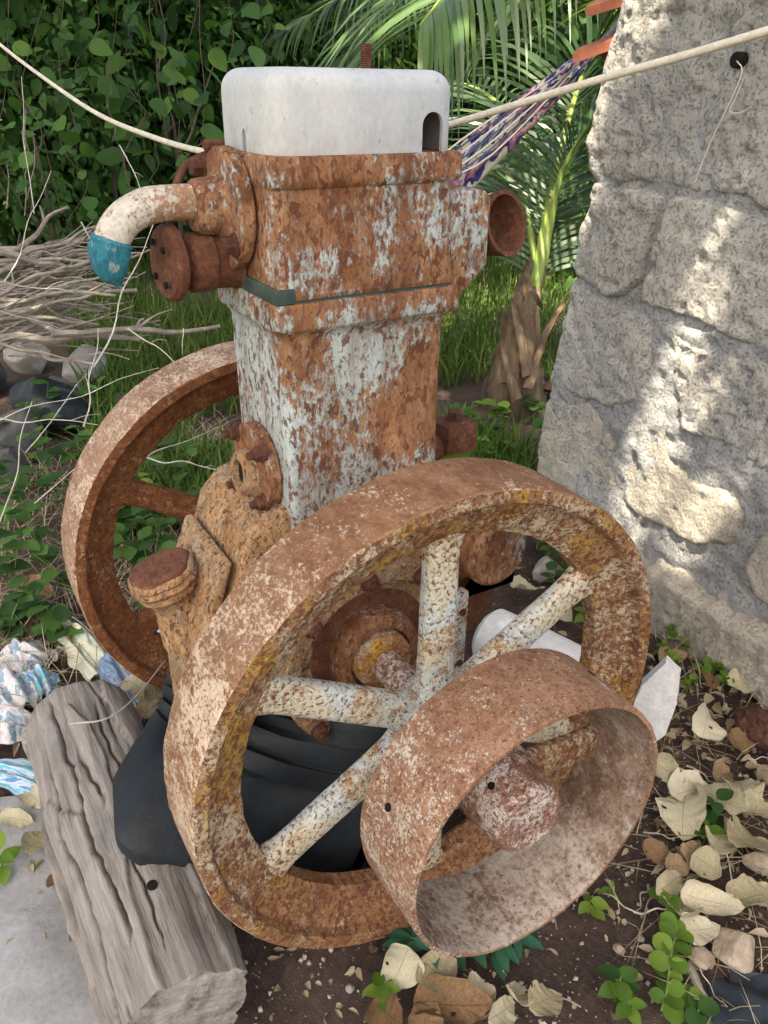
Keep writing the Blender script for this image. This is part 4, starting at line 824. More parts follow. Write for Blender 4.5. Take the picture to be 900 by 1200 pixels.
frond([(632, 320, 2.68), (636, 225, 2.85), (600, 140, 3.1), (545, 100, 3.25), (480, 110, 3.3)], 46, .40, M_palmd, 1.5, 4, .019, .016)
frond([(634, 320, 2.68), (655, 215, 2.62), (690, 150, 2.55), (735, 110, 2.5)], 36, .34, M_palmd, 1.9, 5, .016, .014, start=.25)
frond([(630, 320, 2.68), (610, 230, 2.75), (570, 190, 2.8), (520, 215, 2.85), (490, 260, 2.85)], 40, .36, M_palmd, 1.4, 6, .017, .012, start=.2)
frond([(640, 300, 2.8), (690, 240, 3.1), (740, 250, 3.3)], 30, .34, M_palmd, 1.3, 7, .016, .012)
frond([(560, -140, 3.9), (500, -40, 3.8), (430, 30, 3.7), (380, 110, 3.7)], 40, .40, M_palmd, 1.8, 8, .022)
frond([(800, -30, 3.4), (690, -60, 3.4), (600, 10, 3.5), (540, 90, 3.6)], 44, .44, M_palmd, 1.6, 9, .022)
for k, (px, py) in enumerate(((640, 300), (646, 290))): obj('stalk', tube(spline([atd(617, 372, 2.64), atd(630, 320, 2.64), atd(643, 250, 2.67), atd(654+10*k, 200, 2.70)], 14), [.024-.0009*j for j in range(15)], 10, flat=.7), M_petiole, palm)
c = at(655, 462, .0); tag(obj('fallen_frond_stump', tube(spline([at(640, 452, .05), at(658, 456, .05), at(678, 466, .0)], 6), [.03, .035, .036, .034, .03, .026, .02], 8, flat=.5, jit=.1), M_fibre, loc=c), 'brown dry frond butt lying beside the palm base', 'palm debris')

# ================================================================== HAMMOCK AND CLOTHESLINE
hp_ = [(452, 268, 1.18), (500, 236, 1.22), (527, 211, 1.27), (570, 172, 1.36), (615, 130, 1.48), (655, 95, 1.60), (682, 71, 1.69), (691, 63, 1.72)]
ham = thing('hammock', 'gathered navy floral hammock tied up to the wall end', 'hammock', atd(560, 180, 1.34))
P = spline([atd(*p) for p in hp_], 60); n = 40; X = np.zeros((61, n+1, 3)); UV = np.zeros((61, n+1, 2))
for i, p in enumerate(P):
    t = i/60; tg = (P[min(60, i+1)]-P[max(0, i-1)]).normalized(); side = tg.cross(Vector((0, 0, 1))).normalized(); u2 = side.cross(tg); r = .029*(1-t)**.7+.008 if t > .25 else .029*(.75)**.7+.008-.02*(.25-t)
    for j in range(n+1):
        a = 2*math.pi*j/n; f_ = 1+.22*math.sin(a*7+t*3)+.12*math.sin(a*13+1+t*9)+.1*mnoise.noise(Vector((t*9, a*2, 3))); v = p+side*math.cos(a)*r*.62*f_+u2*math.sin(a)*r*1.0*f_-u2*(r*.3*max(0, -math.sin(a)))
        X[i, j] = v; UV[i, j] = (t, j/n)
obj('cloth', gridmesh('cloth', X, uv=UV), M_ham, ham)
obj('cord', tube(spline([atd(688, 65, 1.71), atd(702, 52, 1.75), atd(720, 33, 1.78), atd(742, 2, 1.80), atd(752, -20, 1.80)], 12), .0068, 8), M_cord, ham)
obj('binding', lathe([(-.010, .012), (-.004, .0145), (.004, .0145), (.010, .011)], atd(690, 63, 1.715), atd(702, 52, 1.75)-atd(688, 65, 1.71), 14), M_rope, ham)
for k in range(7): obj('string', tube(spline([P[2+k]+Vector((0, 0, .03)), P[20]+Vector((0, .01*k, .045-.004*k)), P[57]], 10), .0016, 4), M_cord if k % 2 else M_rope, ham)
rp = [(-60, 2, 2.35), (0, 52, 2.02), (40, 83, 1.80), (110, 131, 1.50), (180, 161, 1.25), (248, 179, 1.035), (300, 176, 1.0), (400, 163, .985), (470, 158, .97), (527, 146, .945), (620, 118, .88), (720, 88, .82), (820, 60, .765), (980, 12, .69)]
RP = [atd(*p) for p in rp]; RP = [RP[0]+(RP[0]-RP[1])*4+Vector((0, 0, .12))]+RP+[RP[-1]+(RP[-1]-RP[-2])*5, RP[-1]+(RP[-1]-RP[-2])*12]
tag(obj('clothesline', tube(spline(RP, 110), .0040, 10), M_rope, loc=atd(527, 146, .945)), 'taut cream clothesline rope running behind the white cover', 'rope')

# ================================================================== LOG, SLAB, STONES, RAGS
def log():
    a, b = Vector((-.455, -.336, .074)), Vector((.092, -.331, .068)); n, m = 130, 230; X = np.zeros((n+1, m+1, 3)); UV = np.zeros((n+1, m+1, 2)); C = np.zeros((n+1, m+1))
    ax = (b-a).normalized(); sd = Vector((0, 0, 1)).cross(ax).normalized(); up = ax.cross(sd)
    cracks = [(1.3, .12, .62, .07, .006), (2.05, .05, .9, .08, .010), (1.72, .30, .55, .07, .007), (2.55, .15, 1.0, .12, .014), (1.05, .0, .35, .06, .005), (1.6, .62, .95, .06, .006)]
    for i in range(n+1):
        t = i/n; c = a.lerp(b, t); r = .069+.005*math.sin(t*4+.5)+(-.025*(1-t/.07)**2 if t < .07 else 0)+(.004*(t-.6) if t > .6 else 0)
        for j in range(m+1):
            th = 2*math.pi*j/m; q = Vector((math.cos(th)*2.2, math.sin(th)*2.2, t*3)); rr = r+.0075*mnoise.noise(q)+.0012*mnoise.fractal(Vector((math.cos(th)*9, math.sin(th)*9, t*5)), .9, 2, 4)
            cr_ = 0
            for ca, t0, t1, wd, dp in cracks:
                if t0 < t < t1:
                    off = ca+.16*mnoise.noise(Vector((t*7, ca*5, 0)))+.05*mnoise.noise(Vector((t*30, ca*5, 0))); dd = abs((th-off+math.pi) % (2*math.pi)-math.pi)
                    k = max(0, 1-dd/(wd*(.55+.3*mnoise.noise(Vector((t*6, ca, 1)))))); e = min(1, (t-t0)*12, (t1-t)*12); cr_ = max(cr_, k*e); rr -= dp*k*e
            lay = mnoise.noise(Vector((math.cos(th)*1.3+5, math.sin(th)*1.3, t*2.2)))+.12*mnoise.noise(Vector((math.cos(th)*7, math.sin(th)*7, t*9))); rr += .0065*min(1, max(0, (lay-.05)/.035)); cr_ = max(cr_, .6*max(0, 1-abs(lay-.052)/.018))          # bark flakes still on
            X[i, j] = c+(sd*math.cos(th)+up*math.sin(th))*rr; UV[i, j] = (t, j/m); C[i, j] = cr_
    return gridmesh('bark', X, uv=UV, attrs={'crack': C}), X[-1, :-1], X[0, :-1], ax
bark, e1, e0, ax = log(); lg = thing('log', 'weathered grey log with split bark lying beside the black tub', 'log', (-.2, -.35, 0)); obj('bark', bark, M_log, lg)
for ring, s_ in ((e1, 1), (e0, -1)):
    bm = bmesh.new(); c = Vector(ring.mean(0)); prev = None
    for k, f_ in enumerate((1., .85, .6, .3)):
        cur = [bm.verts.new(c+(Vector(v)-c)*f_+ax*s_*(.0+.007*(1-f_)+(.004*mnoise.noise(Vector(v)*60*f_) if k else 0))) for v in ring]
        if prev:
            for i in range(len(cur)): bm.faces.new((prev[i], prev[(i+1) % len(cur)], cur[(i+1) % len(cur)], cur[i]))
        prev = cur
    bm.faces.new(prev); obj('sawn_end', bm, M_end, lg)
obj('knot_hole', lathe([(0, .0065), (.003, .006)], Vector((-.03, -.325, .136)), (0, .1, 1), 12), M_void, lg)
for pts, w_ in (([(-.30, -.404, .085), (-.2, -.410, .08), (-.1, -.408, .07), (.0, -.405, .055)], .012), ([(-.05, -.402, .045), (.0, -.408, .03), (.03, -.405, .01)], .008)):
    obj('bark_strip', roughen(tube(spline(pts, 16), [w_*(.4+.6*math.sin(math.pi*(k+1)/18)) for k in range(17)], 7, flat=.35), .003, 40), M_barkg, lg)
def slab():
    n = 40; U, V = np.meshgrid(np.linspace(0, 1, n), np.linspace(0, 1, n), indexing='ij'); P = [at(-90, 945), at(75, 935), at(150, 1260), at(-130, 1330)]; P = [np.array([p.x, p.y]) for p in P]
    XY = (1-U)[..., None]*((1-V)[..., None]*P[0]+V[..., None]*P[1])+U[..., None]*((1-V)[..., None]*P[3]+V[..., None]*P[2]); Z = .006+.006*vfbm(np.concatenate([XY.reshape(-1, 2), np.zeros((n*n, 1))], 1), 6, 3, 8).reshape(n, n)
    X = np.concatenate([XY, Z[..., None]], -1); b = bmesh.new(); b.from_mesh(gridmesh('s', X)); r_ = bmesh.ops.extrude_face_region(b, geom=b.faces[:])
    for v in r_['geom']:
        if isinstance(v, bmesh.types.BMVert): v.co.z -= .03
    return b
tag(obj('cement_sheet', slab(), M_slab, loc=at(40, 1080)), 'flat grey cement sheet on the ground beside the log', 'sheet')
STO = [(100, 432, .15, .13, .12, M_stone, 'tan grey angular stone under the brushwood sticks'), (32, 418, .14, .12, .11, M_stone, 'grey stone under the left end of the brushwood sticks'), (-20, 440, .16, .14, .14, M_stoned, 'dark stone at the end of the stone heap'), (70, 470, .17, .14, .10, M_stoned, 'dark flat stone below the tan grey stone'), (20, 520, .13, .12, .12, M_stoned, 'dark rounded stone among the weeds'), (12, 560, .10, .10, .10, M_stoned, 'small dark stone low in the heap'), (150, 480, .10, .09, .07, M_stoned, 'dark stone behind the far flywheel'),
       (862, 1112, .048, .045, .030, M_tan, 'flat tan stone among the dead leaves'), (820, 1120, .030, .028, .016, M_tan, 'small pale stone beside the flat tan stone'), (725, 1112, .015, .011, .008, M_tan, 'oval tan pebble on the bare soil'), (751, 1100, .009, .009, .006, M_stone, 'little grey pebble beside the tan pebble'), (893, 1010, .03, .05, .02, M_tan, 'long brown stone at the edge of the dead leaves'), (825, 700, .06, .05, .03, M_tan, 'flat stone at the foot of the wall'), (640, 668, .07, .05, .035, M_stone, 'grey stone seen between the pale spokes'), (410, 1158, .010, .010, .008, M_stone, 'white speckled pebble in front of the flywheel')]
for i, (px, py, a, b_, c_, mt, lab) in enumerate(STO):
    p = at(px, py, c_*.4); tag(obj('stone', rock(p, a*.62, b_*.62, c_*.8, i*2.7+1, 4 if a > .03 else 2, .22, i*1.1), mt, loc=(p.x, p.y, 0)), lab, 'stone')
c = at(60, 478, .05); tag(obj('plastic_sheet', rock(c, .22, .12, .09, 33.3, 4, .3, .4), M_black, loc=(c.x, c.y, 0)), 'black plastic sheet bunched among the stones', 'plastic sheet')
def crumple(c, a, b, h, rot, seed, n=34, fold=9):
    U, V = np.meshgrid(np.linspace(-1, 1, n), np.linspace(-1, 1, n), indexing='ij'); rr = np.clip(np.hypot(U, V), 0, 1.4); P = np.stack([U*2, V*2, np.full_like(U, seed)], -1).reshape(-1, 3)
    Z = h*np.clip(1-rr**2*.8, 0, 1)+h*.5*np.abs(vnoise(P, 1.1, seed).reshape(n, n))*np.clip(1.3-rr, 0, 1)+h*.25*np.sin(V*fold+3*vnoise(P, .7, seed+3).reshape(n, n)); ed = 1+.25*vnoise(P, 1.5, seed+5).reshape(n, n)
    x, y = U*a*ed*np.sqrt(1-V*V*.45), V*b*ed*np.sqrt(1-U*U*.45); cs, sn = math.cos(rot), math.sin(rot); X = np.stack([c[0]+x*cs-y*sn, c[1]+x*sn+y*cs, c[2]+np.maximum(Z, -.004)], -1); return gridmesh('rag', X, uv=np.stack([U*.5+.5, V*.5+.5], -1))
for px, py, a, b_, h, rot, mt, nm, lab in ((10, 815, .06, .05, .035, .3, M_rag1, 'rag', 'crumpled lilac and pale blue rag beside the log end'), (8, 855, .045, .035, .03, 1.2, M_rag1, 'rag', 'torn whitish rag lying against the log'), (20, 912, .07, .03, .022, .8, M_rag2, 'rag', 'teal and blue rag stretched under the log'), (48, 805, .035, .03, .03, .2, M_rag2, 'rag', 'small teal plastic scrap by the log end'), (95, 762, .10, .035, .035, .25, M_straw, 'straw_bundle', 'cream and mint straw bundle behind the log end'), (140, 788, .09, .035, .025, .1, M_net, 'plastic_fibre', 'tangle of blue plastic fibre under the far flywheel'), (28, 775, .05, .04, .03, .9, M_rag1, 'rag', 'pale rag below the weeds beside the straw bundle')):
    p = at(px, py, .01); tag(obj(nm, crumple(p, a, b_, h, rot, px+.5), mt, loc=p), lab, 'rag' if nm == 'rag' else 'rubbish')
p = at(205, 742, .03); tag(obj('plastic_scrap', crumple(p, .05, .04, .02, .3, 3), M_rag2, loc=p), 'light teal plastic scrap behind the far flywheel', 'rubbish')
p = at(912, 1205, .0); tag(obj('plastic_sheet', crumple(p, .075, .06, .016, .4, 9.), M_bluesheet, loc=p), 'dark blue plastic sheet below the flat tan stone', 'plastic sheet')
p = at(888, 852, .02); tag(obj('coconut_husk', roughen(rock(p, .055, .035, .028, 4.4, 4, .2, -.5), .006, 120), M_husk, loc=p), 'dark reddish coconut husk lying near the wall foot', 'husk')
# white bottle lying behind the spokes
def bottle():
    t = thing('plastic_bottle', 'white plastic bottle with a hole lying behind the pale spokes', 'bottle', at(600, 735, 0)); c0 = at(568, 742, .056); c1 = at(680, 800, .056); d = (c1-c0)
    b = lathe([(0, .0), (.004, .044), (.015, .055), (.10, .058), (.20, .057), (.235, .050), (.26, .025), (.285, .02)], c0, d, 36, cap=False); obj('body', b, M_white, t)
    dn = d.normalized(); hp2 = c0+dn*.135; tc = (CAMP-hp2).normalized(); tc = (tc-dn*tc.dot(dn)).normalized(); obj('hole', lathe([(0, .010), (.0015, .0095)], hp2+tc*.0578, tc, 16), M_void, t)
bottle()
def shard():
    P = [(745, 868), (742, 822), (752, 800), (780, 778), (797, 792), (795, 820), (783, 850), (766, 862)]; bm = bmesh.new(); o = at(752, 884, 0); nrm = (CAMP-o); nrm.z = 0; nrm.normalize(); pts = []
    for px, py in P:
        d = ray(px, py); t = (o-CAMP).dot(nrm)/d.dot(nrm); pts.append(CAMP+d*t)
    zmin = min(p.z for p in pts); pts = [p-Vector((0, 0, max(zmin, 0)+.004)) - nrm*(p.z-zmin)*.25 for p in pts]
    A = [bm.verts.new(p) for p in pts]; B = [bm.verts.new(p-nrm*.022) for p in pts]; c = bm.verts.new(sum(pts, Vector())/len(pts)+nrm*.006)
    for k in range(len(A)): bm.faces.new((A[k], A[(k+1) % len(A)], c)); bm.faces.new((A[k], B[k], B[(k+1) % len(A)], A[(k+1) % len(A)]))
    bm.faces.new(B); bmesh.ops.subdivide_edges(bm, edges=bm.edges[:], cuts=4, use_grid_fill=True); return roughen(bm, .0018, 60), o
b, o = shard(); tag(obj('white_shard', b, M_foam, loc=o), 'broken white slab piece standing behind the pulley', 'shard')

# ================================================================== BRUSHWOOD
stick(atd(-40, 300, 2.45), atd(108, 279, 2.5), .017, .03, fork=1); stick(atd(-40, 372, 2.3), atd(160, 340, 2.45), .012, .03, fork=1); stick(atd(-30, 396, 2.25), atd(165, 398, 2.3), .015, .02)
stick(atd(60, 392, 2.2), atd(258, 382, 2.35), .011, .03, fork=2, label='grey forked branch poking out toward the cylinder'); stick(atd(-30, 345, 2.4), atd(150, 332, 2.5), .012, .03)
for k in range(70):
    y = 292+112*random.random(); x1 = 80+110*random.random()**1.5; d_ = 2.2+.5*random.random(); stick(atd(-50+80*random.random(), y+random.uniform(-20, 26), d_), atd(x1, y+random.uniform(-60, 34), d_+random.uniform(-.25, .25)), random.choice((.002, .003, .004, .005, .007, .010)), .04, fork=random.choice((0, 0, 1, 2)))
TW = [((-10, 498, 1.75), (186, 431, 1.85), .0022), ((-10, 360, 2.0), (70, 385, 2.1), .0022), ((0, 330, 2.0), (92, 345, 2.1), .0024), ((110, 430, 1.9), (180, 262, 2.1), .0035), ((98, 500, 1.9), (115, 385, 2.05), .0032), ((-10, 640, 1.65), (38, 470, 1.8), .0026), ((0, 490, 1.72), (115, 498, 1.75), .0024), ((172, 536, 1.55), (262, 552, 1.5), .0022), ((165, 540, 1.6), (255, 500, 1.65), .0016), ((40, 590, 1.6), (150, 505, 1.7), .0018), ((40, 250, 2.2), (25, 90, 2.3), .0022), ((5, 330, 2.1), (60, 200, 2.2), .0024), ((140, 170, 2.4), (175, 250, 2.4), .0030), ((95, 260, 2.3), (130, 330, 2.3), .0025), ((215, 385, 2.0), (214, 415, 1.98), .0020), ((150, 385, 2.0), (230, 445, 1.8), .0026), ((30, 530, 1.7), (90, 450, 1.85), .0022)]
for i, (a, b_, r) in enumerate(TW): stick(atd(*a), atd(*b_), r*.62, .03, 'dry_twig', 'thin pale bare twig crossing in front of the brushwood and weeds', M_twigw, 'thin pale twigs', fork=random.choice((0, 1, 2)))
# dead thin stems in front of the far flywheel
for k in range(9):
    a = at(185+random.uniform(-25, 20), 800+random.uniform(-10, 14), .0); b_ = a+Vector((random.uniform(-.10, .10), random.uniform(-.10, .10), random.uniform(.05, .18))); stick(a, b_, .0012, .10, 'dry_grass_stem', 'wiry dead grass stem at the foot of the far flywheel', M_twigw, 'wiry dead stems', fork=2)
p = [(190, 775), (150, 822), (120, 845), (90, 850)]; tag(obj('dry_grass_stem', tube(spline([at(195, 772, .12), at(160, 815, .14), at(125, 842, .165), at(82, 848, .168)], 14), .0012, 5), M_twigw, loc=at(150, 822, .15)), 'long curved dead stem arching over the log', 'stem')

# ================================================================== DEAD LEAVES
def dry(px, py, L, kind, var, rot, tx=0, ty=0, z=.008, label=None):
    tx += random.uniform(-.35, .35); ty += random.uniform(-.3, .3); p = at(px, py, z+.004); M = Matrix.Translation(p) @ Matrix.Rotation(rot, 4, 'Z') @ Matrix.Rotation(ty, 4, 'Y') @ Matrix.Rotation(tx, 4, 'X') @ Matrix.Scale(L, 4); o = inst('dry_leaf', DRY[kind][var], None, M)
    nm = {'k': 'pale khaki', 'b': 'brown', 'c': 'cream'}[kind]; side = 'beside the log' if px < 300 else 'in front of the flywheel' if px < 680 else 'at the foot of the wall' if py < 800 else 'on the soil beside the pulley'
    tag(o, label or '%s curled dead leaf lying %s' % (nm, side), 'dead leaf', None if label else '%s dead leaves %s' % (nm, side)); return o
dry(828, 842, .075, 'c', 1, 2.2, .9, -.5, .030, 'large cream dead leaf with a hole standing behind the white shard')
dry(838, 1058, .085, 'c', 2, .75, .3, -.15, .026, 'long rolled cream dead leaf lying over the round leaved creeper')
dry(466, 1140, .060, 'k', 1, -1.1, -.5, .5, .018, 'triangular khaki dead leaf beside the bright seedling')
dry(800, 955, .085, 'k', 1, -.9, .3, .4, .022, 'broad pale dead leaf tucked against the pulley rim')
for a in ((785, 905, .06, 'k', 0, .4, .3, .5, .03), (815, 925, .08, 'c', 3, 1.4, .2, 0, .022), (850, 940, .09, 'k', 4, .2, -.2, .1, .03), (868, 920, .07, 'k', 1, 2.4, .1, .1, .02), (842, 985, .07, 'k', 0, 1.9, .2, .2, .018), (880, 985, .08, 'k', 3, 1.2, -.3, .2, .02), (832, 1015, .05, 'k', 1, .5, .5, .2, .02), (785, 1035, .06, 'k', 2, 1.7, .2, .1, .016), (800, 1062, .06, 'k', 3, 2.2, 0, .2, .014), (822, 1090, .06, 'c', 4, 1.2, .2, .1, .012), (885, 1050, .09, 'k', 2, 1.4, .2, 0, .02), (895, 950, .07, 'k', 0, 1.0, .3, .1, .02), (770, 1000, .045, 'b', 4, .2, .2, .1, .01), (812, 1000, .045, 'b', 1, 2.0, .3, .1, .012), (795, 1015, .04, 'b', 3, 1.1, .2, 0, .01),
          (845, 905, .06, 'b', 2, 2.2, .2, 0, .012), (520, 1150, .07, 'k', 1, .5, -.2, .3, .012), (535, 1178, .10, 'b', 2, .9, .1, .0, .014), (590, 1185, .06, 'k', 2, 1.8, .4, .2, .012), (640, 1172, .05, 'k', 3, 1.5, .3, .3, .014), (605, 1165, .05, 'k', 0, 2.6, .2, .3, .01), (455, 1190, .05, 'b', 1, .3, .2, .1, .008), (560, 1160, .05, 'k', 4, 2.9, .1, .2, .01), (500, 1195, .05, 'b', 3, 2.0, .1, .1, .006),
          (165, 808, .07, 'k', 1, .6, .2, .3, .02), (188, 815, .06, 'k', 3, 1.9, .2, .2, .02), (172, 826, .06, 'b', 0, 2.8, .1, .1, .012), (45, 692, .07, 'b', 1, 1.3, .5, .3, .04), (25, 735, .06, 'b', 3, .5, .2, .1, .02), (52, 862, .06, 'b', 4, 1.1, .2, .1, .012), (40, 935, .06, 'k', 2, .3, .1, 0, .014), (105, 1010, .04, 'b', 3, .8, .2, .1, .012), (45, 985, .05, 'k', 0, 2.1, .2, .1, .012), (20, 960, .05, 'k', 2, 1.0, .1, .1, .012), (70, 1030, .035, 'b', 2, 1.6, .1, .1, .01),
          (805, 748, .07, 'k', 1, .3, .1, .1, .012), (845, 770, .07, 'k', 4, 2.1, .1, .1, .012), (790, 770, .06, 'b', 0, 1.2, .1, .1, .01), (870, 800, .06, 'k', 3, .9, .2, .1, .012), (830, 795, .05, 'b', 2, 2.7, .1, .1, .01), (620, 690, .08, 'k', 0, 1.0, .1, .1, .014), (690, 700, .07, 'b', 2, 2.2, .1, .1, .014), (655, 715, .07, 'k', 3, .2, .1, .1, .014), (595, 660, .08, 'b', 1, 2.5, .1, .1, .012), (700, 760, .06, 'b', 4, 1.5, .1, .1, .012), (870, 870, .05, 'b', 1, 1.1, .1, 0, .01), (715, 700, .06, 'k', 1, .8, .3, .2, .014)):
    dry(*a)

# ================================================================== WEEDS, SEEDLINGS, CREEPER
def W(px, py, h, nl, L, kind, mat, label, z=0, **k): return weed('weed' if 'seedling' not in label else 'seedling', label, at(px, py, z), h, nl, L, kind, mat, cat='weed' if 'seedling' not in label else 'seedling', **k)
W(448, 1172, .030, 6, .030, 'ovate', M_fresh, 'bright yellow green seedling in front of the triangular dead leaf')
W(722, 1168, .040, 8, .036, 'ovate', M_weed, 'green seedling on the bare soil near the tan pebble'); W(735, 1185, .02, 5, .028, 'ovate', M_fresh, 'yellow green seedling crowding the green seedling on bare soil')
W(690, 1066, .018, 4, .024, 'ovate', M_fresh, 'tiny seedling at the edge of the pulley shadow'); W(714, 1048, .014, 3, .020, 'lance', M_fresh, 'tiniest seedling beside the pulley lip')
W(815, 1195, .02, 4, .028, 'round', M_weed, 'round leaved seedling below the flat tan stone'); W(805, 1175, .016, 4, .018, 'round', M_fresh, 'little round leaved seedling near the blue plastic sheet')
for i, px in enumerate((478, 502, 528, 552, 578, 598)): W(px, 1108+6*math.sin(i*2), .028, 9, .036, 'lance', M_fern, 'blue green toothed weed growing under the pulley', group='blue green weeds under the pulley', lean=(.01, 0))
W(832, 965, .05, 7, .030, 'ovate', M_weed, 'small green weed rising through the broad dead leaves'); W(825, 985, .03, 5, .024, 'ovate', M_fresh, 'yellow green weed among the dead leaves beside the pulley')
# creeper with round leaves along a trailing stem
cp = [at(780, 1052, .02), at(792, 1085, .03), at(786, 1120, .028), at(782, 1155, .02), at(775, 1185, .012)]; t = thing('creeper', 'round leaved green creeper trailing over the dead leaves', 'creeper', cp[2]); P = spline(cp, 20); obj('stem', tube(P, .0014, 5), M_stem, t); me = leafmesh('round', M_fresh)
for k in range(22):
    p = P[k*20//22]; a = (1 if k % 2 else -1)*1.4+random.uniform(-.5, .5); inst('leaf', me, t, leafM(p, Vector((math.sin(a)*.6, math.cos(a), random.uniform(-.1, .3))), Vector((.5*random.uniform(-1, 1)+.2, -.2+.5*random.uniform(-1, 1), 1)), random.uniform(.016, .026)))
for i, (px, py) in enumerate(((785, 752), (775, 768), (800, 762), (790, 782), (835, 788), (850, 792), (820, 792), (862, 798), (805, 808), (845, 805), (780, 742))): W(px, py, .028, 7, .016, 'round', M_fresh, 'clover like weed with tiny round leaves at the wall foot', group='clover like weeds at the wall foot', nst=3)
for i, (px, py) in enumerate(((655, 640), (640, 662), (672, 672), (655, 700), (690, 740), (665, 690), (630, 640))): W(px, py, .06, 8, .035, 'ovate', M_weed if i % 2 else M_fresh, 'green weed seen through the pale spokes', group='weeds seen through the pale spokes', nst=2)
W(548, 712, .06, 4, .05, 'ovate', M_weed, 'dark leaf weed between the pump and the white bottle')
lab = ('leafy green weed growing beside the far flywheel', 'weeds beside the far flywheel')
for i, (px, py, h) in enumerate(((20, 700, .14), (48, 660, .16), (5, 640, .16), (75, 610, .16), (30, 600, .18), (60, 560, .16), (10, 760, .10), (85, 700, .12), (55, 520, .16), (95, 560, .14), (30, 745, .10), (70, 760, .08), (110, 500, .14), (20, 545, .16))): W(px, py, h, 11, .055, 'ovate', M_weed, lab[0], group=lab[1], nst=2)
for i, (px, py, h) in enumerate(((170, 640, .16), (195, 670, .18), (180, 700, .16), (205, 600, .18), (160, 600, .16), (225, 640, .16), (190, 730, .10), (215, 700, .14), (165, 680, .14), (235, 580, .16), (150, 640, .12), (200, 560, .14))): W(px, py, h, 11, .052, 'ovate', M_weed, 'green weed seen through the far flywheel', group='weeds seen through the far flywheel', nst=2)
W(5, 1022, .04, 5, .03, 'ovate', M_fresh, 'fresh green sprig on the grey cement sheet'); W(8, 752, .06, 8, .045, 'ovate', M_fresh, 'bright green weed above the pale rag')
W(188, 655, .24, 7, .045, 'ovate', M_fresh, 'pale leaved sprig rising in front of the far spokes')
for i in range(16): W(530+random.uniform(-10, 105), 500+random.uniform(-16, 60), .07, 9, .045, 'round' if i % 2 else 'ovate', M_fresh if i % 3 == 0 else M_weed, 'leafy weed in the grass between the cylinder and the wall', group='weeds in the grass by the wall', nst=2)
# big pale leaf beside the side fitting
p = at(525, 545, .10); t = thing('broad_leaf_plant', 'broad pale green leaf behind the cylinder foot', 'plant', at(530, 600, 0)); obj('stem', tube([at(530, 600, 0), at(527, 570, .06), p], .003, 5), M_stem, t); inst('leaf', leafmesh('ovate', M_fresh), t, leafM(p, Vector((.2, -.1, .7)), CAMP-p, .16))
# ---- grass and ground litter
def blades(P, H, seed, wd=.006, lean=.5):
    g = np.random.default_rng(seed); n = len(P); a = g.random(n)*6.283; D = np.stack([np.cos(a), np.sin(a), np.zeros(n)], -1); S_ = np.stack([-np.sin(a), np.cos(a), np.zeros(n)], -1); H = H*g.uniform(.5, 1.3, n); le = lean*g.uniform(.2, 1.5, n); V = []
    for k, w_ in ((0, 1), (.4, .9), (.75, .6), (1, .05)): c = P+np.stack([np.zeros(n), np.zeros(n), H*(k-.25*le*k*k)], -1)+D*(H*le*k*k)[:, None]; V += [c-S_*(wd*w_*.5), c+S_*(wd*w_*.5)]
    V = np.stack(V, 1); o = (np.arange(n)*8)[:, None, None]; F = np.array([[0, 1, 3, 2], [2, 3, 5, 4], [4, 5, 7, 6]]); return npmesh('grass', V.reshape(-1, 3), (F[None]+o).reshape(-1, 4), attrs={'tint': np.repeat(g.random(n), 8)})
g = np.random.default_rng(3); n = 26000; d_ = .4+6.5*g.random(n)**1.5; px = g.uniform(120, 760, n); ang = np.arctan((px-450)/FPX*1.15); fh = np.array([fwd.x, fwd.y]); fh /= np.linalg.norm(fh); rh = np.array([fh[1], -fh[0]])
XY = np.array([CAMP.x, CAMP.y])+(1.35+d_)[:, None]*(fh*np.cos(ang)[:, None]+rh*np.sin(ang)[:, None]); k = ~((XY[:, 0] > -.78) & (XY[:, 1] > .45)) & ~((XY[:, 0] > -.62) & (XY[:, 1] < .6)); XY = XY[k]; P = np.concatenate([XY, np.full((len(XY), 1), -.01)], 1)
cl = vnoise(P, 2.2, 4) > -.35; P = P[cl]; tag(obj('grass', blades(P, .13, 4, .007, .6), M_grass), 'green grass growing behind the engine', 'grass', kind='stuff')
n = 2600; P = np.stack([g.uniform(-1.6, -.55, n), g.uniform(-.55, .5, n), np.full(n, .0)], -1); tag(obj('dead_grass', blades(P, .09, 6, .0022, 1.6), M_dryg), 'wiry dead grass around the far flywheel', 'dead grass', kind='stuff')
n = 500; P = np.stack([g.uniform(-.25, .5, n), g.uniform(.2, .75, n), np.full(n, .0)], -1); tag(obj('dead_grass', blades(P, .05, 7, .0014, 2.2), M_dryg), 'dead grass wisps on the soil by the wall', 'dead grass', kind='stuff')
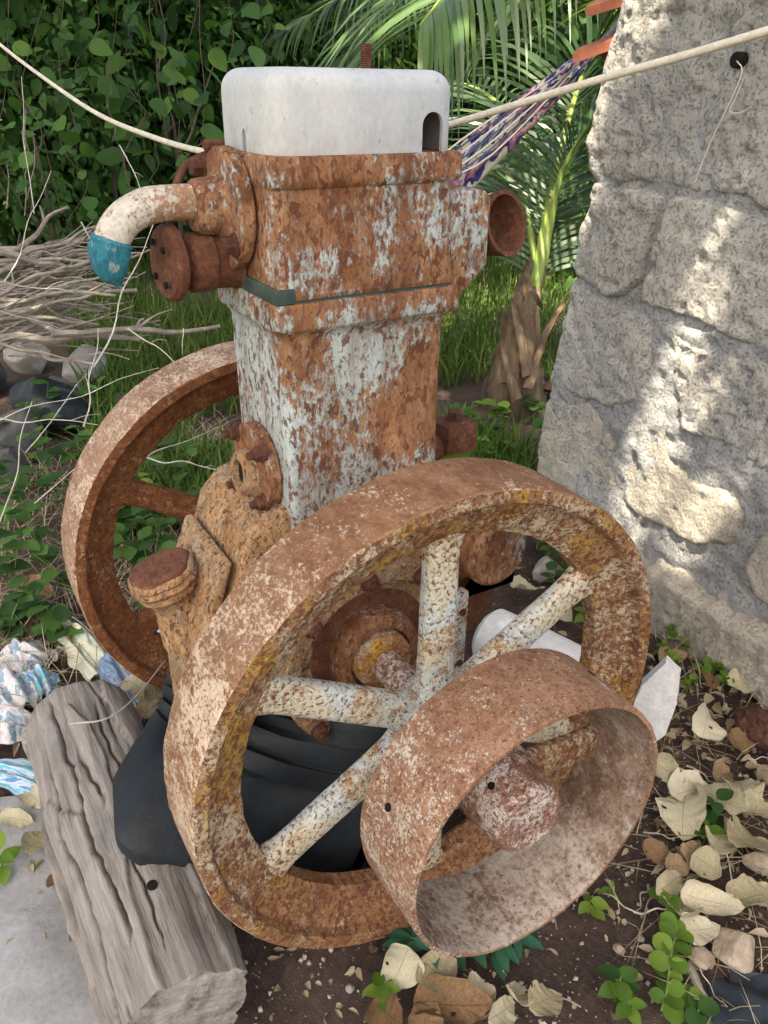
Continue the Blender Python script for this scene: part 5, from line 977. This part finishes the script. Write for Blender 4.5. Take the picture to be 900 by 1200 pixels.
def gravel(n, seed):
    g = np.random.default_rng(seed); T = np.array([[1, 0, 0], [-1, 0, 0], [0, 1, 0], [0, -1, 0], [0, 0, 1], [0, 0, -1]], float); F = np.array([[0, 2, 4], [2, 1, 4], [1, 3, 4], [3, 0, 4], [2, 0, 5], [1, 2, 5], [3, 1, 5], [0, 3, 5]])
    C = np.stack([g.uniform(-.1, .55, n), g.uniform(-.35, .7, n), np.full(n, -.002)], -1); s = .0012+.004*g.random(n)**4; A = g.normal(size=(n, 3, 3)); Q = np.linalg.qr(A)[0]; V = np.einsum('nij,vj->nvi', Q, T)*s[:, None, None]*g.uniform(.6, 1.2, (n, 6, 1))+C[:, None]; return npmesh('gravel', V.reshape(-1, 3), (F[None]+(np.arange(n)*6)[:, None, None]).reshape(-1, 3), smooth=False)
tag(obj('gravel', gravel(1500, 5), M_debris), 'small pale grit scattered on the soil', 'grit', kind='stuff')
for k in range(26): a = at(random.uniform(640, 880), random.uniform(860, 1190), .006); stick(a, a+Vector((random.uniform(-.06, .06), random.uniform(-.06, .06), random.uniform(0, .012))), random.choice((.0008, .001, .0016)), .08, 'soil_twig', 'fine dead twig lying on the soil beside the pulley', M_twigw if k % 2 else M_twig, 'fine twigs on the soil')
stick(at(765, 985, .008), at(790, 1012, .01), .004, .03, 'bark_chip', 'dark wood chip on the soil beside the dead leaves', M_bark, None)
stick(at(805, 1130, .01), at(835, 1185, .012), .006, .03, 'bark_chip', 'curved grey bark strip beside the round leaved creeper', M_twig, None)

def litter(n, boxes, seed, L0, mat, label):
    g = np.random.default_rng(seed); A = np.array(boxes); k = g.integers(0, len(A), n); P = np.stack([g.uniform(A[k, 0], A[k, 1]), g.uniform(A[k, 2], A[k, 3]), g.uniform(-.004, .006, n)], -1)
    D = unit(g.normal(size=(n, 3))*np.array([1, 1, .25])); N = unit(g.normal(size=(n, 3))*.45+np.array([0, 0, 1])); L = L0*g.uniform(.3, 1.3, n); tag(obj('leaf_litter', leaves_mesh(P, D, N, L, L*g.uniform(.3, .8, n), g.random(n), 2.2), mat), label, 'leaf litter', kind='stuff')
litter(700, [(-.3, .45, .35, .72), (.1, .5, .15, .6), (-.15, .3, .5, .74)], 71, .020, M_dryg, 'crumbled dead leaf bits on the soil by the wall')
litter(500, [(-.75, -.35, -.6, -.05), (-.9, -.45, -.7, -.2), (-.3, .1, -.62, -.42)], 72, .024, M_dryg, 'crumbled dead leaf bits behind and beside the log')
litter(240, [(-.05, .3, -.3, .1)], 73, .013, M_dryg, 'fine dead leaf crumbs in front of the flywheel')
